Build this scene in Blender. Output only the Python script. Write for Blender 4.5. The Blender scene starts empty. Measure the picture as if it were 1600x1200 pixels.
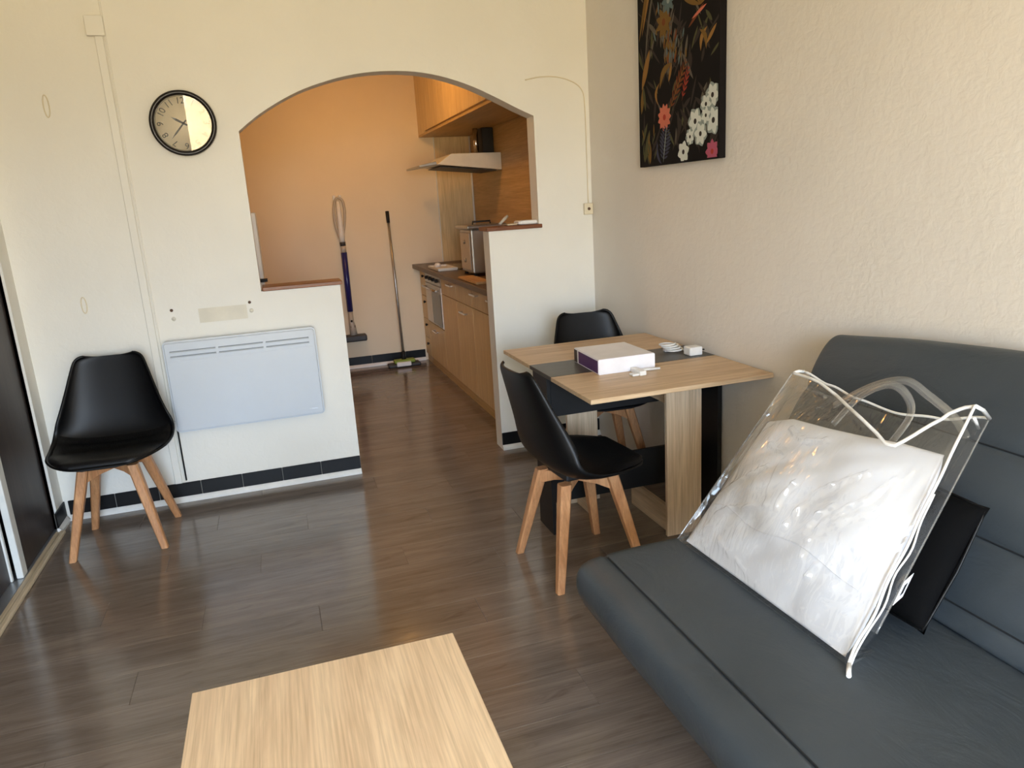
import bpy, bmesh, math, random
from mathutils import Vector, Matrix, noise

S = bpy.context.scene
COL = S.collection
random.seed(7)

# ------------------------------------------------------------------ camera
cam = bpy.data.cameras.new('camera')
cam.sensor_width = 36.0
cam.lens = 26.035
cam.clip_start = 0.02
co = bpy.data.objects.new('camera', cam)
COL.objects.link(co)
YAW, PITCH, ROLL = 0.2993798, -0.24481916, -0.06115664
fw = Vector((math.sin(YAW)*math.cos(PITCH), math.cos(YAW)*math.cos(PITCH), math.sin(PITCH)))
rt = Vector((math.cos(YAW), -math.sin(YAW), 0))
up = rt.cross(fw)
r2 = rt*math.cos(ROLL) + up*math.sin(ROLL)
u2 = up*math.cos(ROLL) - rt*math.sin(ROLL)
co.matrix_world = Matrix(((r2.x, u2.x, -fw.x, 0), (r2.y, u2.y, -fw.y, 0), (r2.z, u2.z, -fw.z, 1.5), (0, 0, 0, 1)))
S.camera = co

# ------------------------------------------------------------------ world, lights, exposure
w = bpy.data.worlds.new('world')
S.world = w
w.use_nodes = True
nt = w.node_tree
bg = nt.nodes['Background']
# blue-white sky above the horizon, sunlit cream street and facades below it
tc = nt.nodes.new('ShaderNodeTexCoord')
sx = nt.nodes.new('ShaderNodeSeparateXYZ')
cr = nt.nodes.new('ShaderNodeValToRGB')
ma = nt.nodes.new('ShaderNodeMath')
ma.operation = 'MULTIPLY_ADD'
ma.inputs[1].default_value = 0.5
ma.inputs[2].default_value = 0.5
SKY, STREET = (0.66, 0.83, 1.06), (0.51, 0.41, 0.24)
e = cr.color_ramp.elements
e[0].position = 0.485
e[0].color = (*STREET, 1)
e[1].position = 0.545
e[1].color = (*SKY, 1)
nt.links.new(tc.outputs['Generated'], sx.inputs[0])
nt.links.new(sx.outputs['Z'], ma.inputs[0])
nt.links.new(ma.outputs[0], cr.inputs[0])
nt.links.new(cr.outputs[0], bg.inputs[0])
bg.inputs[1].default_value = 29.0


def area(name, loc, direction, sx, sy, power, color, spread=180):
    l = bpy.data.lights.new(name, 'AREA')
    l.shape = 'RECTANGLE'
    l.size = sx
    l.size_y = sy
    l.energy = power
    l.color = color
    l.spread = math.radians(spread)
    o = bpy.data.objects.new(name, l)
    o.location = loc
    o.rotation_euler = Vector(direction).to_track_quat('-Z', 'Y').to_euler()
    COL.objects.link(o)
    return o


# portal in the window opening behind the photographer
po = area('window_portal', (0.0, -2.205, 1.35), (0, 1, 0), 1.66, 2.2, 1, (1, 1, 1))
po.data.cycles.is_portal = True
# warm lamp of the kitchen, hidden above the arch
pl = bpy.data.lights.new('kitchen_lamp', 'POINT')
pl.energy = 16
pl.color = (1.0, 0.49, 0.14)
pl.shadow_soft_size = 0.05
plo = bpy.data.objects.new('kitchen_lamp', pl)
plo.location = (0.72, 5.7, 2.58)
COL.objects.link(plo)

S.view_settings.view_transform = 'Standard'
S.view_settings.look = 'None'
S.view_settings.gamma = 1.0
S.view_settings.use_curve_mapping = False
S.view_settings.exposure = 0.0


# ------------------------------------------------------------------ materials
def lin(c):
    return tuple((v/255/12.92) if v/255 <= 0.04045 else ((v/255+0.055)/1.055)**2.4 for v in c)


class NT:
    def __init__(s, name, rough=0.5, spec=0.5, base=(0.8, 0.8, 0.8), metal=0.0):
        s.m = bpy.data.materials.new(name)
        s.m.use_nodes = True
        s.t = s.m.node_tree
        s.b = s.t.nodes['Principled BSDF']
        s.b.inputs['Roughness'].default_value = rough
        s.b.inputs['Specular IOR Level'].default_value = spec
        s.b.inputs['Base Color'].default_value = (*base, 1)
        s.b.inputs['Metallic'].default_value = metal

    def n(s, typ, **kw):
        x = s.t.nodes.new(typ)
        for k, v in kw.items():
            setattr(x, k, v)
        return x

    def l(s, a, b):
        s.t.links.new(a, b)

    def coords(s, kind='Object', scale=(1, 1, 1), loc=(0, 0, 0)):
        tc = s.n('ShaderNodeTexCoord')
        mp = s.n('ShaderNodeMapping')
        mp.inputs['Scale'].default_value = scale
        mp.inputs['Location'].default_value = loc
        s.l(tc.outputs[kind], mp.inputs[0])
        return mp.outputs[0]

    def noise(s, vec, scale=5, detail=4, rough=0.55, dist=0.0):
        x = s.n('ShaderNodeTexNoise')
        x.inputs['Scale'].default_value = scale
        x.inputs['Detail'].default_value = detail
        x.inputs['Roughness'].default_value = rough
        x.inputs['Distortion'].default_value = dist
        if vec is not None:
            s.l(vec, x.inputs['Vector'])
        return x.outputs['Fac']

    def ramp(s, fac, stops):
        r = s.n('ShaderNodeValToRGB')
        e = r.color_ramp.elements
        while len(e) > 1:
            e.remove(e[-1])
        e[0].position = stops[0][0]
        e[0].color = (*stops[0][1], 1)
        for p, c in stops[1:]:
            k = e.new(p)
            k.color = (*c, 1)
        s.l(fac, r.inputs[0])
        return r.outputs[0]

    def mix(s, fac, a, b, mode='MIX'):
        x = s.n('ShaderNodeMix', data_type='RGBA', blend_type=mode)
        if isinstance(fac, float):
            x.inputs[0].default_value = fac
        else:
            s.l(fac, x.inputs[0])
        for i, v in ((6, a), (7, b)):
            if isinstance(v, tuple):
                x.inputs[i].default_value = (*v, 1)
            else:
                s.l(v, x.inputs[i])
        return x.outputs[2]

    def bump(s, h, strength=0.2, dist=0.01):
        x = s.n('ShaderNodeBump')
        x.inputs['Strength'].default_value = strength
        x.inputs['Distance'].default_value = dist
        s.l(h, x.inputs['Height'])
        s.l(x.outputs[0], s.b.inputs['Normal'])

    def color(s, c):
        s.l(c, s.b.inputs['Base Color'])


def plain(name, rgb, rough=0.5, spec=0.5, metal=0.0, bump=0.0, bscale=80, var=0.06):
    t = NT(name, rough, spec, lin(rgb), metal)
    v = t.coords()
    c = lin(rgb)
    n = t.noise(v, 9, 4)
    t.color(t.ramp(n, [(0.3, tuple(x*(1-var) for x in c)), (0.7, tuple(min(1, x*(1+var)) for x in c))]))
    if bump:
        t.bump(t.noise(v, bscale, 3), bump, 0.004)
    return t.m


def plaster(name, rgb, relief, scale, rough=0.55):
    t = NT(name, rough, 0.45)
    v = t.coords()
    c = lin(rgb)
    big = t.noise(v, 1.6, 3)
    t.color(t.ramp(big, [(0.3, tuple(x*0.965 for x in c)), (0.7, tuple(min(1, x*1.03) for x in c))]))
    a = t.noise(v, scale, 5, 0.6, 0.4)
    t.bump(a, relief, 0.012)
    return t.m


def wood(name, c_light, c_dark, axis='x', rough=0.45, fine=1.0, contrast=1.0, spec=0.4, rnd=False):
    t = NT(name, rough, spec)
    sc = {'x': (1.0, 11, 11), 'y': (11, 1.0, 11), 'z': (11, 11, 1.0)}[axis]
    sc2 = {'x': (4, 160, 160), 'y': (160, 4, 160), 'z': (160, 160, 4)}[axis]
    v = t.coords('Object', tuple(q*fine for q in sc))
    if rnd:
        oi = t.n('ShaderNodeObjectInfo')
        mul = t.n('ShaderNodeMath', operation='MULTIPLY')
        mul.inputs[1].default_value = 57.0
        t.l(oi.outputs['Random'], mul.inputs[0])
        ad = t.n('ShaderNodeVectorMath', operation='ADD')
        t.l(v, ad.inputs[0])
        t.l(mul.outputs[0], ad.inputs[1])
        v = ad.outputs[0]
    v2 = t.coords('Object', sc2)
    n1 = t.noise(v, 1.6, 6, 0.62, 1.2)
    n2 = t.noise(v2, 1.0, 3, 0.6)
    a, b = lin(c_light), lin(c_dark)
    mid = tuple((x+y)/2 for x, y in zip(a, b))
    k = 0.22/contrast
    base = t.ramp(n1, [(0.5-k, b), (0.5, mid), (0.5+k*0.9, a)])
    gr = t.ramp(n2, [(0.3, (0.80, 0.78, 0.75)), (0.62, (1.04, 1.04, 1.04))])
    col = t.mix(1.0, base, gr, 'MULTIPLY')
    if rnd:
        bl = t.noise(t.coords('Object', (2.2, 9, 9)), 1.3, 5, 0.6, 1.5)
        col = t.mix(1.0, col, t.ramp(bl, [(0.28, (0.66, 0.64, 0.62)), (0.42, (0.95, 0.95, 0.95)), (0.7, (1.12, 1.12, 1.12))]), 'MULTIPLY')
        var = t.ramp(oi.outputs['Random'], [(0.0, (0.93, 0.93, 0.93)), (1.0, (1.07, 1.065, 1.06))])
        col = t.mix(1.0, col, var, 'MULTIPLY')
    t.color(col)
    t.bump(n2, 0.12, 0.002)
    return t.m


M = {}
M['wall_white'] = plaster('painted_plaster', (238, 234, 223), 0.16, 26)
M['wall_beige'] = plaster('textured_plaster', (231, 223, 211), 0.22, 30, 0.45)
M['wall_kitchen'] = plaster('kitchen_paint', (236, 218, 188), 0.10, 26)
M['ceiling'] = plain('ceiling_paint', (238, 236, 230), 0.7)
M['trim_white'] = plain('white_gloss_paint', (232, 230, 224), 0.35)
M['black_tile'] = plain('black_glazed_tile', (15, 15, 16), 0.45, 0.25)
M['black_cloth'] = plain('black_cloth', (9, 9, 10), 0.9, 0.1)
M['grout'] = plain('grey_grout', (120, 118, 112), 0.8)
M['sill_beige'] = wood('pale_beige_wood', (222, 205, 176), (200, 180, 148), 'y', 0.45)
M['ledge'] = wood('reddish_ledge_wood', (150, 92, 52), (104, 58, 32), 'x', 0.35)
M['plank'] = wood('dark_laminate', (142, 128, 117), (101, 90, 80), 'x', 0.145, 0.6, 0.7, 0.7, True)
M['subfloor'] = plain('dark_underlay', (40, 34, 30), 0.8)
M['wenge'] = wood('dark_wenge', (62, 50, 46), (44, 35, 33), 'z', 0.4)
M['alu_white'] = plain('white_stile', (226, 228, 224), 0.4)
M['alu'] = plain('aluminium', (170, 172, 174), 0.35, 0.5, 0.8)
M['black_plastic'] = plain('black_shell_plastic', (9, 9, 10), 0.42, 0.28)
M['black_leather'] = plain('black_leatherette', (10, 10, 12), 0.45, 0.3, 0, 0.3, 140)
M['beech'] = wood('beech_leg', (214, 160, 112), (178, 122, 80), 'z', 0.42)
M['oak_x'] = wood('sonoma_oak_x', (226, 198, 162), (188, 156, 120), 'x', 0.42)
M['oak_y'] = wood('sonoma_oak_y', (226, 198, 162), (188, 156, 120), 'y', 0.42)
M['oak_z'] = wood('sonoma_oak_z', (236, 212, 180), (202, 172, 138), 'z', 0.45)
M['coffee'] = wood('pale_sonoma_oak', (240, 215, 180), (212, 182, 148), 'y', 0.48, 0.75, 0.8)
M['black_board'] = plain('black_board', (26, 26, 27), 0.45, 0.4)
M['grey_board'] = wood('charcoal_board', (78, 76, 72), (58, 56, 54), 'x', 0.35)
M['kitchen_wood'] = wood('kitchen_front_wood', (234, 208, 160), (212, 184, 134), 'z', 0.45)
M['kitchen_wood_y'] = wood('kitchen_panel_wood', (208, 174, 118), (178, 144, 90), 'y', 0.45, 0.6)
M['worktop'] = wood('taupe_worktop', (112, 94, 76), (74, 60, 48), 'y', 0.38)
M['board'] = wood('worktop_reflection_wood', (214, 176, 124), (186, 144, 96), 'y', 0.5)  # wood tone that imitates the pale reflection on the worktop
M['steel'] = plain('brushed_steel', (178, 176, 170), 0.32, 0.5, 0.85)
M['chrome'] = plain('chrome', (205, 205, 205), 0.15, 0.5, 1.0)
M['enamel'] = plain('white_enamel', (225, 222, 214), 0.3)
M['oven_glass'] = plain('dark_oven_glass', (40, 44, 44), 0.12)
M['dark'] = plain('dark_rubber', (24, 23, 22), 0.6)
M['heater'] = plain('white_heater_enamel', (204, 210, 216), 0.28, 0.5, 0, 0, 80, 0.01)
M['heater_dark'] = plain('heater_slot', (110, 116, 122), 0.5)
M['white_plastic'] = plain('white_plastic', (236, 234, 230), 0.35)
M['cream_plastic'] = plain('cream_plastic', (226, 214, 186), 0.45)
M['purple'] = plain('purple_card', (78, 46, 104), 0.45)
M['white_card'] = plain('white_card', (238, 236, 240), 0.4)
M['clock_face'] = plain('cream_clock_face', (226, 208, 172), 0.6)
M['clock_ink'] = plain('brown_black_ink', (44, 36, 30), 0.6)
M['clock_frame'] = plain('black_clock_frame', (24, 18, 16), 0.3)
M['blue'] = plain('dark_blue_tube', (34, 36, 104), 0.3)
M['grey_plastic'] = plain('light_grey_plastic', (186, 176, 162), 0.4)
M['mop_dark'] = plain('dark_grey_plastic', (58, 58, 60), 0.5)
M['green'] = plain('lime_green_plastic', (132, 152, 52), 0.5)
M['screw'] = plain('rusty_screw', (96, 70, 52), 0.6)
M['stain'] = plain('old_paint_patch', (229, 222, 204), 0.7)
M['canvas_black'] = plain('canvas_ground', (24, 20, 20), 0.8, 0.15)

# faux leather of the sofa
t = NT('dark_grey_faux_leather', 0.44, 0.40)
v = t.coords()
c1, c2 = lin((59, 66, 72)), lin((69, 76, 82))
t.color(t.ramp(t.noise(v, 2.5, 4), [(0.3, c1), (0.7, c2)]))
nz = t.noise(t.coords('Object', (2.2, 1.2, 2.2)), 4.0, 5, 0.55, 0.8)
fine = t.noise(v, 220, 2)
ad = t.n('ShaderNodeMath', operation='MULTIPLY_ADD')
t.l(fine, ad.inputs[0]); ad.inputs[1].default_value = 0.05; t.l(nz, ad.inputs[2])
t.bump(ad.outputs[0], 0.25, 0.02)
M['leather'] = t.m

M['leather_seam'] = plain('seam_thread', (34, 37, 40), 0.6, 0.3)

# cotton of the pillow
t = NT('white_cotton', 0.75, 0.2)
v = t.coords('Object', (1, 2.2, 1))
t.color(t.ramp(t.noise(v, 3, 3), [(0.3, (0.80, 0.81, 0.87)), (0.7, (0.85, 0.86, 0.91))]))
t.bump(t.noise(v, 6, 4, 0.5, 1.0), 0.12, 0.012)
M['cotton'] = t.m


# clear film: mostly transparent, fresnel gloss
def film(name, tint, gloss_boost, rough, bumps, haze=0.0):
    m = bpy.data.materials.new(name)
    m.use_nodes = True
    nt = m.node_tree
    for n in list(nt.nodes):
        nt.nodes.remove(n)
    out = nt.nodes.new('ShaderNodeOutputMaterial')
    mix = nt.nodes.new('ShaderNodeMixShader')
    tr = nt.nodes.new('ShaderNodeBsdfTransparent')
    tr.inputs[0].default_value = (*tint, 1)
    gl = nt.nodes.new('ShaderNodeBsdfGlossy')
    gl.inputs['Roughness'].default_value = rough
    fr = nt.nodes.new('ShaderNodeLayerWeight')
    fr.inputs['Blend'].default_value = 0.5
    po = nt.nodes.new('ShaderNodeMath')
    po.operation = 'POWER'
    po.inputs[1].default_value = 4.5
    nt.links.new(fr.outputs['Facing'], po.inputs[0])
    ma = nt.nodes.new('ShaderNodeMath')
    ma.operation = 'MULTIPLY_ADD'
    ma.inputs[1].default_value = 0.6
    ma.inputs[2].default_value = 0.045*gloss_boost
    nt.links.new(po.outputs[0], ma.inputs[0])
    nt.links.new(ma.outputs[0], mix.inputs[0])
    if haze:
        df = nt.nodes.new('ShaderNodeBsdfDiffuse')
        df.inputs[0].default_value = (0.85, 0.85, 0.84, 1)
        m2 = nt.nodes.new('ShaderNodeMixShader')
        m2.inputs[0].default_value = haze
        nt.links.new(tr.outputs[0], m2.inputs[1])
        nt.links.new(df.outputs[0], m2.inputs[2])
        nt.links.new(m2.outputs[0], mix.inputs[1])
    else:
        nt.links.new(tr.outputs[0], mix.inputs[1])
    nt.links.new(gl.outputs[0], mix.inputs[2])
    nt.links.new(mix.outputs[0], out.inputs[0])
    if bumps:
        tc = nt.nodes.new('ShaderNodeTexCoord')
        mp = nt.nodes.new('ShaderNodeMapping')
        mp.inputs['Rotation'].default_value = (0.5, 0.4, 0)
        mp.inputs['Scale'].default_value = (1.0, 2.6, 1.0)
        no = nt.nodes.new('ShaderNodeTexNoise')
        no.inputs['Scale'].default_value = 11
        no.inputs['Detail'].default_value = 1
        no.inputs['Distortion'].default_value = 1.6
        bu = nt.nodes.new('ShaderNodeBump')
        bu.inputs['Strength'].default_value = bumps
        bu.inputs['Distance'].default_value = 0.03
        nt.links.new(tc.outputs['Object'], mp.inputs[0])
        nt.links.new(mp.outputs[0], no.inputs['Vector'])
        nt.links.new(no.outputs['Fac'], bu.inputs['Height'])
        nt.links.new(bu.outputs[0], gl.inputs['Normal'])
        nt.links.new(bu.outputs[0], fr.inputs['Normal'])
    return m


M['film'] = film('clear_plastic_film', (0.94, 0.94, 0.93), 2.2, 0.12, 0.28, 0.02)
M['film_edge'] = film('clear_plastic_strap', (0.90, 0.90, 0.89), 2.6, 0.15, 0.0, 0.10)
M['glass'] = film('clock_glass', (0.97, 0.97, 0.97), 1.3, 0.01, 0.0)
M['window_glass'] = film('window_glass', (0.96, 0.97, 0.97), 1.0, 0.01, 0.0)


# ------------------------------------------------------------------ mesh helpers
def bm_new():
    return bmesh.new()


def add_box(bm, x0, x1, y0, y1, z0, z1, mi=0):
    vs = [bm.verts.new((x, y, z)) for z in (z0, z1) for y in (y0, y1) for x in (x0, x1)]
    for f in ((0, 2, 3, 1), (4, 5, 7, 6), (0, 1, 5, 4), (2, 6, 7, 3), (0, 4, 6, 2), (1, 3, 7, 5)):
        fc = bm.faces.new([vs[i] for i in f])
        fc.material_index = mi
    return vs


def box(x0, x1, y0, y1, z0, z1, bev=0.0, seg=2):
    bm = bm_new()
    add_box(bm, x0, x1, y0, y1, z0, z1)
    if bev:
        bmesh.ops.bevel(bm, geom=list(bm.edges), offset=bev, segments=seg, profile=0.5, affect='EDGES')
    return bm


def add_prism(bm, pts, axis, a0, a1):
    """extrude polygon pts (2D) along axis ('x','y','z') between a0 and a1"""
    def mk(p, a):
        if axis == 'y':
            return (p[0], a, p[1])
        if axis == 'x':
            return (a, p[0], p[1])
        return (p[0], p[1], a)
    A = [bm.verts.new(mk(p, a0)) for p in pts]
    B = [bm.verts.new(mk(p, a1)) for p in pts]
    n = len(pts)
    bm.faces.new(A)
    bm.faces.new(B[::-1])
    for i in range(n):
        bm.faces.new((A[i], B[i], B[(i+1) % n], A[(i+1) % n]))
    bmesh.ops.recalc_face_normals(bm, faces=list(bm.faces))


def prism(pts, axis, a0, a1, bev=0.0, seg=3):
    bm = bm_new()
    add_prism(bm, pts, axis, a0, a1)
    if bev:
        bmesh.ops.bevel(bm, geom=list(bm.edges), offset=bev, segments=seg, profile=0.5, affect='EDGES')
    return bm


def frames(path, closed=False):
    n = len(path)
    T = []
    for i in range(n):
        if closed:
            d = path[(i+1) % n]-path[i-1]
        else:
            d = path[min(n-1, i+1)]-path[max(0, i-1)]
        T.append(d.normalized())
    a = Vector((0, 0, 1)) if abs(T[0].z) < 0.9 else Vector((1, 0, 0))
    N = [(a-T[0]*a.dot(T[0])).normalized()]
    for i in range(1, n):
        v = N[-1]-T[i]*N[-1].dot(T[i])
        N.append(v.normalized())
    return T, N


def add_tube(bm, path, radii, seg=10, closed=False, flat=1.0):
    path = [Vector(p) for p in path]
    if not hasattr(radii, '__len__'):
        radii = [radii]*len(path)
    T, N = frames(path, closed)
    rings = []
    for p, t_, n_, r in zip(path, T, N, radii):
        b = t_.cross(n_)
        rings.append([bm.verts.new(p+n_*(r*math.cos(2*math.pi*k/seg))+b*(r*flat*math.sin(2*math.pi*k/seg))) for k in range(seg)])
    m = len(rings)
    for i in range(m if closed else m-1):
        A, B = rings[i], rings[(i+1) % m]
        for k in range(seg):
            f = bm.faces.new((A[k], A[(k+1) % seg], B[(k+1) % seg], B[k]))
            f.smooth = True
    if not closed:
        bm.faces.new(rings[0][::-1])
        bm.faces.new(rings[-1])


def tube(path, radii, seg=10, closed=False, flat=1.0):
    bm = bm_new()
    add_tube(bm, path, radii, seg, closed, flat)
    return bm


def crom(pts, n):
    """Catmull-Rom through pts (tuples of any length)"""
    out = []
    P = [tuple(p) for p in pts]
    m = len(P)
    for i in range(m-1):
        p0, p1, p2, p3 = P[max(0, i-1)], P[i], P[i+1], P[min(m-1, i+2)]
        for k in range(n):
            t_ = k/n
            out.append(tuple(0.5*((2*b)+(-a+c)*t_+(2*a-5*b+4*c-d)*t_*t_+(-a+3*b-3*c+d)*t_**3) for a, b, c, d in zip(p0, p1, p2, p3)))
    out.append(P[-1])
    return out


def lathe_bm(profile, seg, center, axis='z'):
    """profile list of (r, h)"""
    bm = bm_new()
    c = Vector(center)
    rings = []
    for r, h in profile:
        ring = []
        for k in range(seg):
            a = 2*math.pi*k/seg
            if axis == 'z':
                d = Vector((r*math.cos(a), r*math.sin(a), h))
            elif axis == 'y':
                d = Vector((r*math.cos(a), -h, r*math.sin(a)))
            else:
                d = Vector((h, r*math.cos(a), r*math.sin(a)))
            ring.append(bm.verts.new(c+d))
        rings.append(ring)
    for A, B in zip(rings[:-1], rings[1:]):
        for k in range(seg):
            f = bm.faces.new((A[k], A[(k+1) % seg], B[(k+1) % seg], B[k]))
            f.smooth = True
    loop = profile[0] == profile[-1]
    if profile[0][0] > 1e-6 and not loop:
        bm.faces.new(rings[0][::-1])
    if profile[-1][0] > 1e-6 and not loop:
        bm.faces.new(rings[-1])
    bmesh.ops.remove_doubles(bm, verts=list(bm.verts), dist=1e-6)
    bmesh.ops.recalc_face_normals(bm, faces=list(bm.faces))
    return bm


def grid_bm(nu, nv, fn, smooth=True):
    bm = bm_new()
    V = [[bm.verts.new(fn(i/(nu-1), j/(nv-1))) for i in range(nu)] for j in range(nv)]
    for j in range(nv-1):
        for i in range(nu-1):
            f = bm.faces.new((V[j][i], V[j][i+1], V[j+1][i+1], V[j+1][i]))
            f.smooth = smooth
    return bm


def obj(name, bm, mat, parent=None, kind=None, label=None, smooth=None):
    """one mesh object; vertices are given in world coordinates (or in the thing's own frame when it sits at the origin)"""
    me = bpy.data.meshes.new(name)
    org = Vector((0, 0, 0))
    if parent is not None:
        q = parent
        while q is not None:
            org += q.location
            q = q.parent
        bmesh.ops.translate(bm, verts=list(bm.verts), vec=-org)
    if smooth:
        for f in bm.faces:
            f.smooth = True
    bm.to_mesh(me)
    bm.free()
    for m_ in (mat if isinstance(mat, (list, tuple)) else [mat]):
        me.materials.append(M[m_] if isinstance(m_, str) else m_)
    o = bpy.data.objects.new(name, me)
    COL.objects.link(o)
    if parent is not None:
        o.parent = parent
    if kind:
        o['kind'] = kind
    if label:
        o['label'] = label
    return o


def thing(name, label, cat, loc=(0, 0, 0), group=None):
    o = bpy.data.objects.new(name, None)
    o.empty_display_size = 0.1
    COL.objects.link(o)
    o.location = loc
    o['label'] = label
    o['category'] = cat
    if group:
        o['group'] = group
    return o


def tag(o, label, cat, group=None):
    o['label'] = label
    o['category'] = cat
    if group:
        o['group'] = group
    return o


def struct(name, bm, mat, parent=None):
    return obj(name, bm, mat, parent, None if parent else 'structure')


# ------------------------------------------------------------------ the room shell
XL, XR, YB, YF, ZC = -1.2, 1.858, 4.18, -2.2, 2.75
WT = 0.12                        # thickness of the arch wall
KX0, KX1, KY = -0.85, 1.95, 7.15

# floor: laminate planks laid across the room, each its own piece
floor = struct('floor', box(-1.35, 2.0, YF-0.1, KY+0.1, -0.04, -0.009), 'subfloor')
PW, PL = 0.19, 1.20


def plank_mesh(length):
    bm = bm_new()
    g = 0.0003
    c = 0.0008
    x0, x1, y0, y1 = g, length-g, g, PW-g
    lo = [(x0, y0, -0.008), (x1, y0, -0.008), (x1, y1, -0.008), (x0, y1, -0.008)]
    md = [(x0, y0, -c), (x1, y0, -c), (x1, y1, -c), (x0, y1, -c)]
    tp = [(x0+c, y0+c, 0), (x1-c, y0+c, 0), (x1-c, y1-c, 0), (x0+c, y1-c, 0)]
    R = [[bm.verts.new(p) for p in q] for q in (lo, md, tp)]
    bm.faces.new(R[0][::-1])
    bm.faces.new(R[2])
    for A, B in zip(R[:-1], R[1:]):
        for k in range(4):
            bm.faces.new((A[k], A[(k+1) % 4], B[(k+1) % 4], B[k]))
    me = bpy.data.meshes.new('plank')
    bm.to_mesh(me)
    bm.free()
    me.materials.append(M['plank'])
    return me


full = plank_mesh(PL)
y = YF
row = 0
while y < KY-0.001:
    x0 = XL if y < YB else KX0
    x1 = XR if y < YB-0.1 else KX1
    x = x0 - [0.0, 0.43, 0.81, 0.22, 0.62][row % 5]
    while x < x1:
        a, b = max(x, x0), min(x+PL, x1)
        if b-a > 0.03:
            me = full if b-a > PL-0.001 else plank_mesh(b-a)
            p = bpy.data.objects.new('plank', me)
            p.location = (a, y, 0)
            COL.objects.link(p)
            p.parent = floor
        x += PL
    y += PW
    row += 1

struct('ceiling', box(-1.35, 2.1, YF-0.1, KY+0.1, ZC, ZC+0.05), 'ceiling')

# arch wall
arch = [(-0.075, 1.913), (0.018, 1.981), (0.12, 2.041), (0.237, 2.097), (0.355, 2.137), (0.489, 2.170), (0.623, 2.188),
        (0.759, 2.192), (0.896, 2.182), (1.034, 2.153), (1.174, 2.106), (1.317, 2.041), (1.427, 1.987), (1.515, 1.948)]
arch_s = crom(arch, 3)
wb = bm_new()
add_box(wb, -1.35, arch_s[0][0], YB, YB+WT, 1.10, ZC)
add_box(wb, -1.35, -0.068, YB, YB+WT, -0.01, 1.10)
add_box(wb, -0.068, 0.338, YB, YB+WT, -0.01, 1.10)
add_box(wb, 1.205, 1.515, YB, YB+WT, -0.01, 1.325)
add_box(wb, 1.515, 2.0, YB, YB+WT, -0.01, ZC)
for (xa, za), (xb, zb) in zip(arch_s[:-1], arch_s[1:]):
    add_prism(wb, [(xa, za), (xb, zb), (xb, ZC), (xa, ZC)], 'y', YB, YB+WT)
wall_back = struct('wall_back', wb, 'wall_white')
struct('wall_right', box(XR, 2.0, YF-0.1, YB, -0.01, ZC), 'wall_beige')
# left wall with the wardrobe niche between y 1.6 and 4.05
wl = bm_new()
add_box(wl, -1.35, XL, YF-0.1, 1.6, -0.01, ZC)
add_box(wl, -1.35, XL, 4.05, YB, -0.01, ZC)
add_box(wl, -1.35, XL, 1.6, 4.05, 2.5, ZC)
struct('wall_left', wl, 'wall_white')
# wall behind the camera with the window
wf = bm_new()
WX0, WX1, WZ0, WZ1 = -0.83, 0.83, 0.25, 2.45
add_box(wf, -1.35, WX0, YF-0.12, YF, -0.01, ZC)
add_box(wf, WX1, 2.0, YF-0.12, YF, -0.01, ZC)
add_box(wf, WX0, WX1, YF-0.12, YF, -0.01, WZ0)
add_box(wf, WX0, WX1, YF-0.12, YF, WZ1, ZC)
struct('wall_front', wf, 'wall_white')
# window (open casements' frame only is in the way of the light)
win = bm_new()
for x0, x1 in ((WX0, WX0+0.05), (WX1-0.05, WX1)):
    add_box(win, x0, x1, YF-0.09, YF-0.03, WZ0, WZ1)
for z0, z1 in ((WZ0, WZ0+0.06), (WZ1-0.06, WZ1)):
    add_box(win, WX0+0.05, WX1-0.05, YF-0.09, YF-0.03, z0, z1)
struct('window_1', win, 'trim_white')

# kitchen shell
struct('wall_kitchen_back', box(KX0-0.1, 2.1, KY, KY+0.1, -0.01, ZC), 'wall_kitchen')
struct('wall_kitchen_left', box(KX0-0.1, KX0, YB+WT, KY, -0.01, ZC), 'wall_kitchen')
struct('wall_kitchen_right', box(KX1, 2.1, YB+WT, KY, -0.01, ZC), 'wall_kitchen')

# wooden ledges on the two half walls
tag(obj('wooden_ledge', box(-0.068, 0.35, YB-0.015, YB+WT+0.03, 1.10, 1.122, 0.004), 'ledge'),
    'reddish wooden ledge on the low half wall above the heater', 'ledge')
tag(obj('wooden_ledge', box(1.19, 1.53, YB-0.02, YB+WT+0.04, 1.325, 1.348, 0.004), 'ledge'),
    'reddish wooden ledge on the taller half wall near the table', 'ledge')


# baseboards: black tiles above a white quarter round
def baseboard(name, x0, x1, yw, joints=None, side=-1, tile_mat='black_tile'):
    """along x, on the face at y = yw, standing out towards side"""
    d = 0.009*side
    root = obj(name, box(x0, x1, min(yw, yw+d*0.6), max(yw, yw+d*0.6), 0.028, 0.105), 'grout', None, 'structure')
    xs = joints or []
    edges = [x0]+[j for j in xs if x0 < j < x1]+[x1]
    for a, b in zip(edges[:-1], edges[1:]):
        obj('tile', box(a+0.002, b-0.002, min(yw, yw+d), max(yw, yw+d), 0.03, 0.107, 0.002, 1), tile_mat, root)
    pts = [(0, 0), (0.022*side, 0), (0.021*side, 0.012), (0.014*side, 0.024), (0.009*side, 0.030), (0, 0.031)]
    bm = bm_new()
    add_prism(bm, [(yw+p[0], p[1]) for p in pts], 'x', x0, x1)
    obj('quarter_round', bm, 'trim_white', root)
    return root


baseboard('baseboard_back', XL+0.022, 0.338, YB, [-0.955, -0.741, -0.527, -0.313, -0.098, 0.115])
baseboard('baseboard_half_wall', 1.205, XR, YB, [1.42, 1.635])
baseboard('baseboard_kitchen', KX0, 1.33, KY, [KX0+0.33*k for k in range(1, 7)])
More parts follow.
